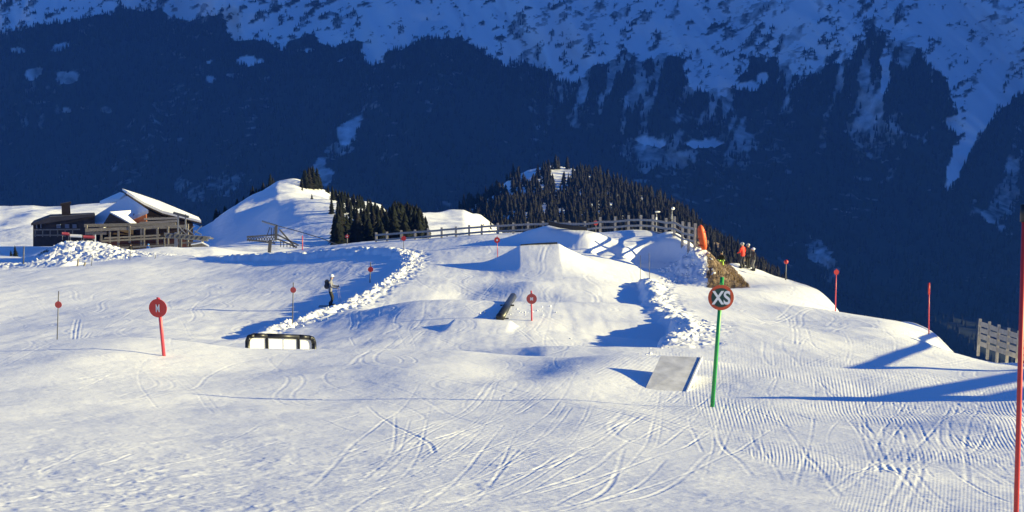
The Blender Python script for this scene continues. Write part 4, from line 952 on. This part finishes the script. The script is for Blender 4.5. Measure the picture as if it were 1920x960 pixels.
# ------------------------------------------------------------------ the lodge
def slabp(pts, th, name, m, t, up=(0, 0, 1)): return MB().slab([local(t, P(*p)) for p in pts], th, up).build(name, m, t)
def bars(t, name, m, L, w_=.25, h_=None):
    for a, b in L: MB().beam(local(t, P(*a)), local(t, P(*b)), w_, h_ or w_).build(name, m, t)
c = P(270, 468, 200); t = empty('ski_lodge', (c.x, c.y, c.z), 'large dark wooden mountain lodge with thick snow on its gabled roofs', 'lodge')
# walls: gabled main block, lower left wing
def wallblock(front, back, name, m):
    """front/back polygons (same count) joined into a solid"""
    m_ = MB(); bm = m_.bm; a = [bm.verts.new(local(t, P(*p))) for p in front]; b = [bm.verts.new(local(t, P(*p))) for p in back]
    bm.faces.new(a); bm.faces.new(b[::-1])
    for i in range(len(a)): bm.faces.new((a[i-1], b[i-1], b[i], a[i]))
    return m_.build(name, m, t)
wallblock([(180,470,196),(180,424,196),(238,376,196),(300,404,196),(362,420,196),(362,470,196)], [(190,470,214),(190,420,214),(236,372,214),(300,400,214),(360,415,214),(360,470,214)], 'wall', M_dwood)
rf = wallblock([(229,356,214),(236,364,195),(268,386,193.5),(300,400,193),(330,409,193),(378,418.5,193),(378,414,193),(374,408,214),(340,390,214),(300,374,214)][:0] or
     [(237,363,194),(270,384,194),(305,400,194),(377,417.5,194),(377,413.5,194),(305,395,194),(268,378,194),(238,358,194)],
     [(230,357.5,216),(262,371,216),(300,383,216),(372,412,216),(372,407,216),(300,377,216),(262,364,216),(229,353.5,216)], 'roof', M_roofsnow)
wallblock([(236,365.5,193.9),(270,387,193.9),(305,403,193.9),(378,420,193.9),(378,418,193.9),(305,400.6,193.9),(270,384.6,193.9),(237,363.6,193.9)],
     [(230,360,215.5),(262,374,215.5),(300,386,215.5),(372,415,215.5),(372,412.6,215.5),(300,383.6,215.5),(262,371.6,215.5),(230,358,215.5)], 'eave_board', M_dwood)
m_ = MB(); rA, rC, rD, rE, rB = [local(t, P(*p)) for p in ((238,367,194.5),(152,421,196),(194,421.5,190),(246,407,192),(278,393.5,190))]
for tri in ((rA, rC, rE), (rC, rD, rE), (rA, rE, rB)): m_.slab(tri, .5)
m_.build('roof', M_roofsnow, t)
slabp([(187,377,212),(225,360,212),(236,363,205),(225,372,205)], .5, 'roof', M_roofsnow, t)
wallblock([(168,440,191),(168,427,191),(200,427,191),(250,412,192.5),(250,440,192.5)], [(168,440,198),(168,426,198),(200,424,198),(250,410,196),(250,440,196)], 'wall', M_dwood)
slabp([(206,397,184.5),(222,405,184),(246,419,183.8),(256,418,184.5),(236,401,186.5),(245,394,190)], .35, 'porch_roof', M_roofsnow, t)
wallblock([(206,400,184.4),(222,408,183.9),(246,421,183.7),(246,426,183.7),(190,426,184.4)], [(206,400,188),(222,408,188),(246,421,188),(246,426,188),(190,426,188)], 'wall', M_dwood)
# gable cladding, balcony, windows
MB().box(local(t, P(263, 409, 192)), (1.9, .5, 1.4)).build('painted_balcony', M_rwood, t)
bars(t, 'balcony_rail', M_wood, [((270,411,191),(335,409,191)),((262,418,190.5),(335,414,190.5))], .2, .28)
for u in (282, 294, 306, 318, 330): 
    w0 = MB().box(local(t, P(u, 412, 195.6)), (.7, .3, .55)).build('window', M_glass, t); MB().beam(local(t, P(u-5, 407.5, 195.4)), local(t, P(u+5, 407.5, 195.4)), .1, .08).build('window_frame', M_wood, w0)
bars(t, 'terrace_beam', M_log, [((158,423,182),(330,420,183)),((160,431.5,181),(354,424,182)),((160,437,181.4),(200,437,181.4))], .22, .42)
bars(t, 'terrace_rail', M_log, [((190,452,180),(310,446,181)),((196,446.5,180.2),(300,441,181)),((215,465,179.6),(330,459,180)),((330,456,180),(380,454,180)),((345,446,180),(400,447,181))], .15, .22)
for u, v0, v1 in ((162,422,438),(176,430,450),(190,431,452),(206,431,455),(222,430,462),(243,424,455),(265,428,462),(270,428,462),(295,427,458),(315,425,460),(352,420,462),(380,448,466)):
    MB().beam(local(t, P(u, v0, 181.4)), local(t, P(u, v1, 181.4)), .26, .26, up=(0, 1, 0)).build('terrace_post', M_log, t)
wallblock([(186,464,184),(186,448,184),(345,440,184),(352,466,184)], [(186,464,195),(186,448,195),(345,440,195),(352,466,195)], 'terrace_base', mat('red_brown_cladding', (.11, .035, .025), .8, .3, 1.5))
wallblock([(225,468,183.5),(225,458,183.5),(330,455,183.5),(330,468,183.5)], [(225,468,192),(225,458,192),(330,455,192),(330,468,192)], 'cellar_wall', M_dwood)
for i in range(11):
    u = 196+i*13.4; MB().box(local(t, P(u, 451-(u-196)*.05, 183.9)), (.55, .15, .55)).build('window', M_glass, t)
# left annexe with chimney
c = P(110, 462, 190); t = empty('lodge_annexe', (c.x, c.y, c.z), 'low dark annexe with a broad chimney left of the snowy gabled roof', 'building')
wallblock([(62,462,188),(62,418,188),(92,408,188),(178,402,188),(178,462,188)], [(66,462,200),(66,414,200),(94,404,200),(176,401,200),(176,462,200)], 'wall', mat('dark_boards', (.035, .03, .035), .9, .4, 1.2))  # annexe boards in a dark base colour with random tone
slabp([(58,419,187),(92,407,187),(178,401,187),(177,398.5,201),(94,402,201),(64,413,201)], .3, 'roof', mat('dark_roof_felt', (.05, .045, .05), .9, .3, 1), t)
wallblock([(116,410,192),(115,382,192),(131,379,192),(133,410,192)], [(117,410,194),(116,381,194),(131,379,194),(132,410,194)], 'chimney', M_dwood)
slabp([(113,382,191.6),(133,378.5,191.6),(133,377.5,194.4),(114,381,194.4)], .3, 'chimney_cap', M_dwood, t)
bars(t, 'railing', M_log, [((62,431,186),(150,430,186)),((62,441,186),(120,441,186))], .12, .18)
for u in range(66, 150, 14): MB().beam(local(t, P(u, 430, 186)), local(t, P(u, 444, 186)), .12, .12, up=(0, 1, 0)).build('railing_post', M_log, t)
for u in (72, 74, 110, 126, 140): MB().box(local(t, P(u, 424, 187.8)), (.6, .2, .6)).build('window', mat('bluish_glass', (.12, .16, .25), .2), t)
for i, (u0, u1, v, mm_, lb) in enumerate([(116,130,436,M_redcloth,'faded red terrace awning left of the white one before the lodge'),(131,154,440,M_panel,'white terrace awning between the two red ones before the lodge'),(156,178,442,M_redcloth,'faded red terrace awning right of the white one before the lodge')]):
    c = P((u0+u1)/2, v+8, 178); t = empty('awning', (c.x, c.y, c.z), lb, 'awning', 'terrace awnings before the lodge')
    slabp([(u0,v+2.5,177.5),(u1,v+3.5,177.5),(u1,v,179.5),(u0,v-1,179.5)], .15, 'cloth', mm_, t)
    for u in (u0+1, u1-1): MB().cyl(local(t, P(u, v, 178.5)), local(t, P(u, v+14, 178.5)), .05, n=6).build('post', M_metal, t)
# small snowed-in hut roof in front
c = P(195, 478, 165); t = empty('snow_buried_hut', (c.x, c.y, c.z), 'low snow covered hut roof half buried below the lodge terrace', 'hut')
slabp([(182,452,165),(200,458,163),(240,478,161),(236,479,163),(196,462,168),(180,455,169)], .4, 'roof', M_roofsnow, t)
slabp([(182,453,165),(150,466,165),(148,470,168),(180,456,169)], .4, 'roof', M_roofsnow, t)
wallblock([(152,484,164.8),(152,468,164.8),(182,456,164.8),(238,481,164.8),(238,484,164.8)], [(152,484,172),(152,468,172),(182,456,172),(238,481,172),(238,484,172)], 'gable_wall', M_dwood)
# lift station frame in front of the lodge
c = P(337, 476, 172); t = empty('chairlift_pylon', (c.x, c.y, c.z), 'grey steel lift pylon with cross arm before the right half of the lodge', 'lift pylon')
MB().beam(local(t, P(330, 482, 172)), local(t, P(330, 436, 172)), .38, .38, up=(0, 1, 0)).build('column', M_metal, t)
MB().beam(local(t, P(338, 482, 174)), local(t, P(338, 436, 174)), .4, .4, up=(0, 1, 0)).build('column', M_dmetal, t)
bars(t, 'cross_arm', M_metal, [((308,439,172),(394,446,172)),((310,443.5,172.4),(390,450,172.4))], .25, .35)
MB().beam(local(t, P(334, 440, 172)), local(t, P(334, 402, 172)), .2, .2, up=(0, 1, 0)).build('mast', M_metal, t); MB().beam(local(t, P(348, 430, 172)), local(t, P(348, 402, 172)), .16, .16, up=(0, 1, 0)).build('mast', M_metal, t)
bars(t, 'head_beam', M_dmetal, [((325,399,172),(354,407,172))], .3, .3)
for u0, u1 in ((334,350),(350,364),(364,378)): bars(t, 'brace', M_metal, [((u0,424+(u0-334)*.3,172.2),(u1,440,172.2)),((u1,424,172.3),(u0,438,172.3))], .12)
for u in range(312, 392, 9):
    sh_ = MB().cyl(local(t, P(u, 441+(u-312)*.08, 171.5)), local(t, P(u, 441+(u-312)*.08, 171.9)), .28, n=12); sh_.build('sheave', M_dmetal, t)
c = P(309, 482, 160); t = empty('loudspeaker_post', (c.x, c.y, c.z), 'slim dark post with bulky foot left of the lift pylon', 'post')
MB().cyl(local(t, P(309, 484, 160)), local(t, P(308, 446, 160)), .13, .1, 8).build('shaft', M_dmetal, t); MB().box(local(t, P(311, 474, 160)), (.6, .4, .9)).build('control_box', M_dmetal, t, bevel=.05)
c = P(290, 484, 158); t = empty('snow_groomer_tiller', (c.x, c.y, c.z), 'dark heap of equipment on the snow before the lodge', 'equipment')
m_ = MB()
for k in range(9): m_.beam(local(t, P(283+k*2, 484, 158)), local(t, P(287+k*1.7, 474-(k % 3)*3, 158.5)), .12, .12)
m_.build('frame_bars', M_dmetal, t); MB().cyl(local(t, P(284, 481, 158)), local(t, P(300, 481, 158)), .32, n=12).build('roller', M_dmetal, t)
p_ = P(279, 484, 150); person((p_.x, 150, p_.z), 1.2, 1.7, 'person in blue standing on the bright yard below the lodge', M_blue, M_nav, M_blue, arms=(.3, .2))
p_ = P(246, 482, 152); person((p_.x, 152, p_.z), 1.9, 1.6, 'person in black on the yard below the lodge, left of the blue one', M_bt, M_bt, M_bt, arms=(.3, .2))
c = P(372, 470, 176); t = empty('wooden_shed', (c.x, c.y, c.z), 'small grey timber shed right of the lift pylon', 'shed')
wallblock([(360,470,176),(360,458,176),(378,455,176),(390,461,176),(390,472,176)], [(360,470,180),(360,458,180),(378,455,180),(390,461,180),(390,472,180)], 'wall', M_log)
slabp([(358,458,175.6),(378,454,175.6),(378,453,180.4),(358,457,180.4)], .15, 'roof', M_roofsnow, t); slabp([(378,454,175.6),(392,461,175.6),(392,460,180.4),(378,453,180.4)], .15, 'roof', M_roofsnow, t)
# drag lift frame on the ski ridge
c = P(505, 470, 210); t = empty('drag_lift_station', (c.x, c.y, c.z), 'dark steel drag lift station with lattice and mast at the foot of the ski ridge', 'lift station')
def B(L, nm, w_=.12, m=M_dmetal): 
    for a, b in L: MB().beam(local(t, P(a[0], a[1], 210)), local(t, P(b[0], b[1], 210)), w_, w_, up=(0, 1, 0)).build(nm, m, t)
B([((505,474),(507,450))], 'foot', .5); B([((517,450),(518,424))], 'mast', .4)
B([((500,444),(506,426)),((509,446),(509,427)),((513,446),(514,426))], 'hanger_bar', .12)
B([((463,444),(520,440)),((463,449),(516,456)),((520,440),(560,460)),((520,448),(556,464)),((524,430),(552,462))], 'girder', .22)
B([((464+i*5, 444.5), (468+i*5, 453-i*.0)) for i in range(11)]+[((468+i*5, 445), (464+i*5, 452)) for i in range(11)], 'lattice', .11)
B([((526+i*6, 450+i*2.2), (526+i*6, 463+i*.4)) for i in range(6)], 'rail_post', .12)
c = P(519, 424, 210); t = empty('lift_cable', (c.x, c.y, c.z), 'dark sagging lift cable running from the drag lift mast to the right', 'cable')
cpt = [local(t, P(u, v, Y)) for u, v, Y in ((492,415,240),(505,419,225),(519,423,210),(560,434,205),(600,446,200),(640,461,195))]
m_ = MB()
for a, b in zip(cpt[:-1], cpt[1:]): m_.cyl(a, b, .07 if a.x > cpt[1].x else .16, n=6)
m_.build('steel_rope', M_dmetal, t)
# slope lamps behind the fence
for i, (u, vb, vt, lb) in enumerate([(1231,430,397,'snow cannon lance with white head behind the fence, left one of two'),(1260,432,391,'snow cannon lance with white cup head behind the fence, right one of two')]):
    Y = 104; c = P(u, vb+14, Y); t = empty('snow_lance', (c.x, c.y, c.z), lb, 'snow lance', 'snow lances behind the fence')
    MB().cyl((0, 0, -.5), local(t, P(u, vt+4, Y)), .05, .035, 8).build('mast', M_metal, t)
    MB().ball(local(t, P(u+2, vt, Y)), .12, (1.9 if i == 0 else 1.2, 1, .55 if i == 0 else 1.1), 2).build('head', M_panel, t, True)
    MB().cyl(local(t, P(u-1, vt+19, Y)), local(t, P(u, vt+10, Y)), .09, .05, 8).build('valve_body', M_panel if i == 0 else M_metal, t)
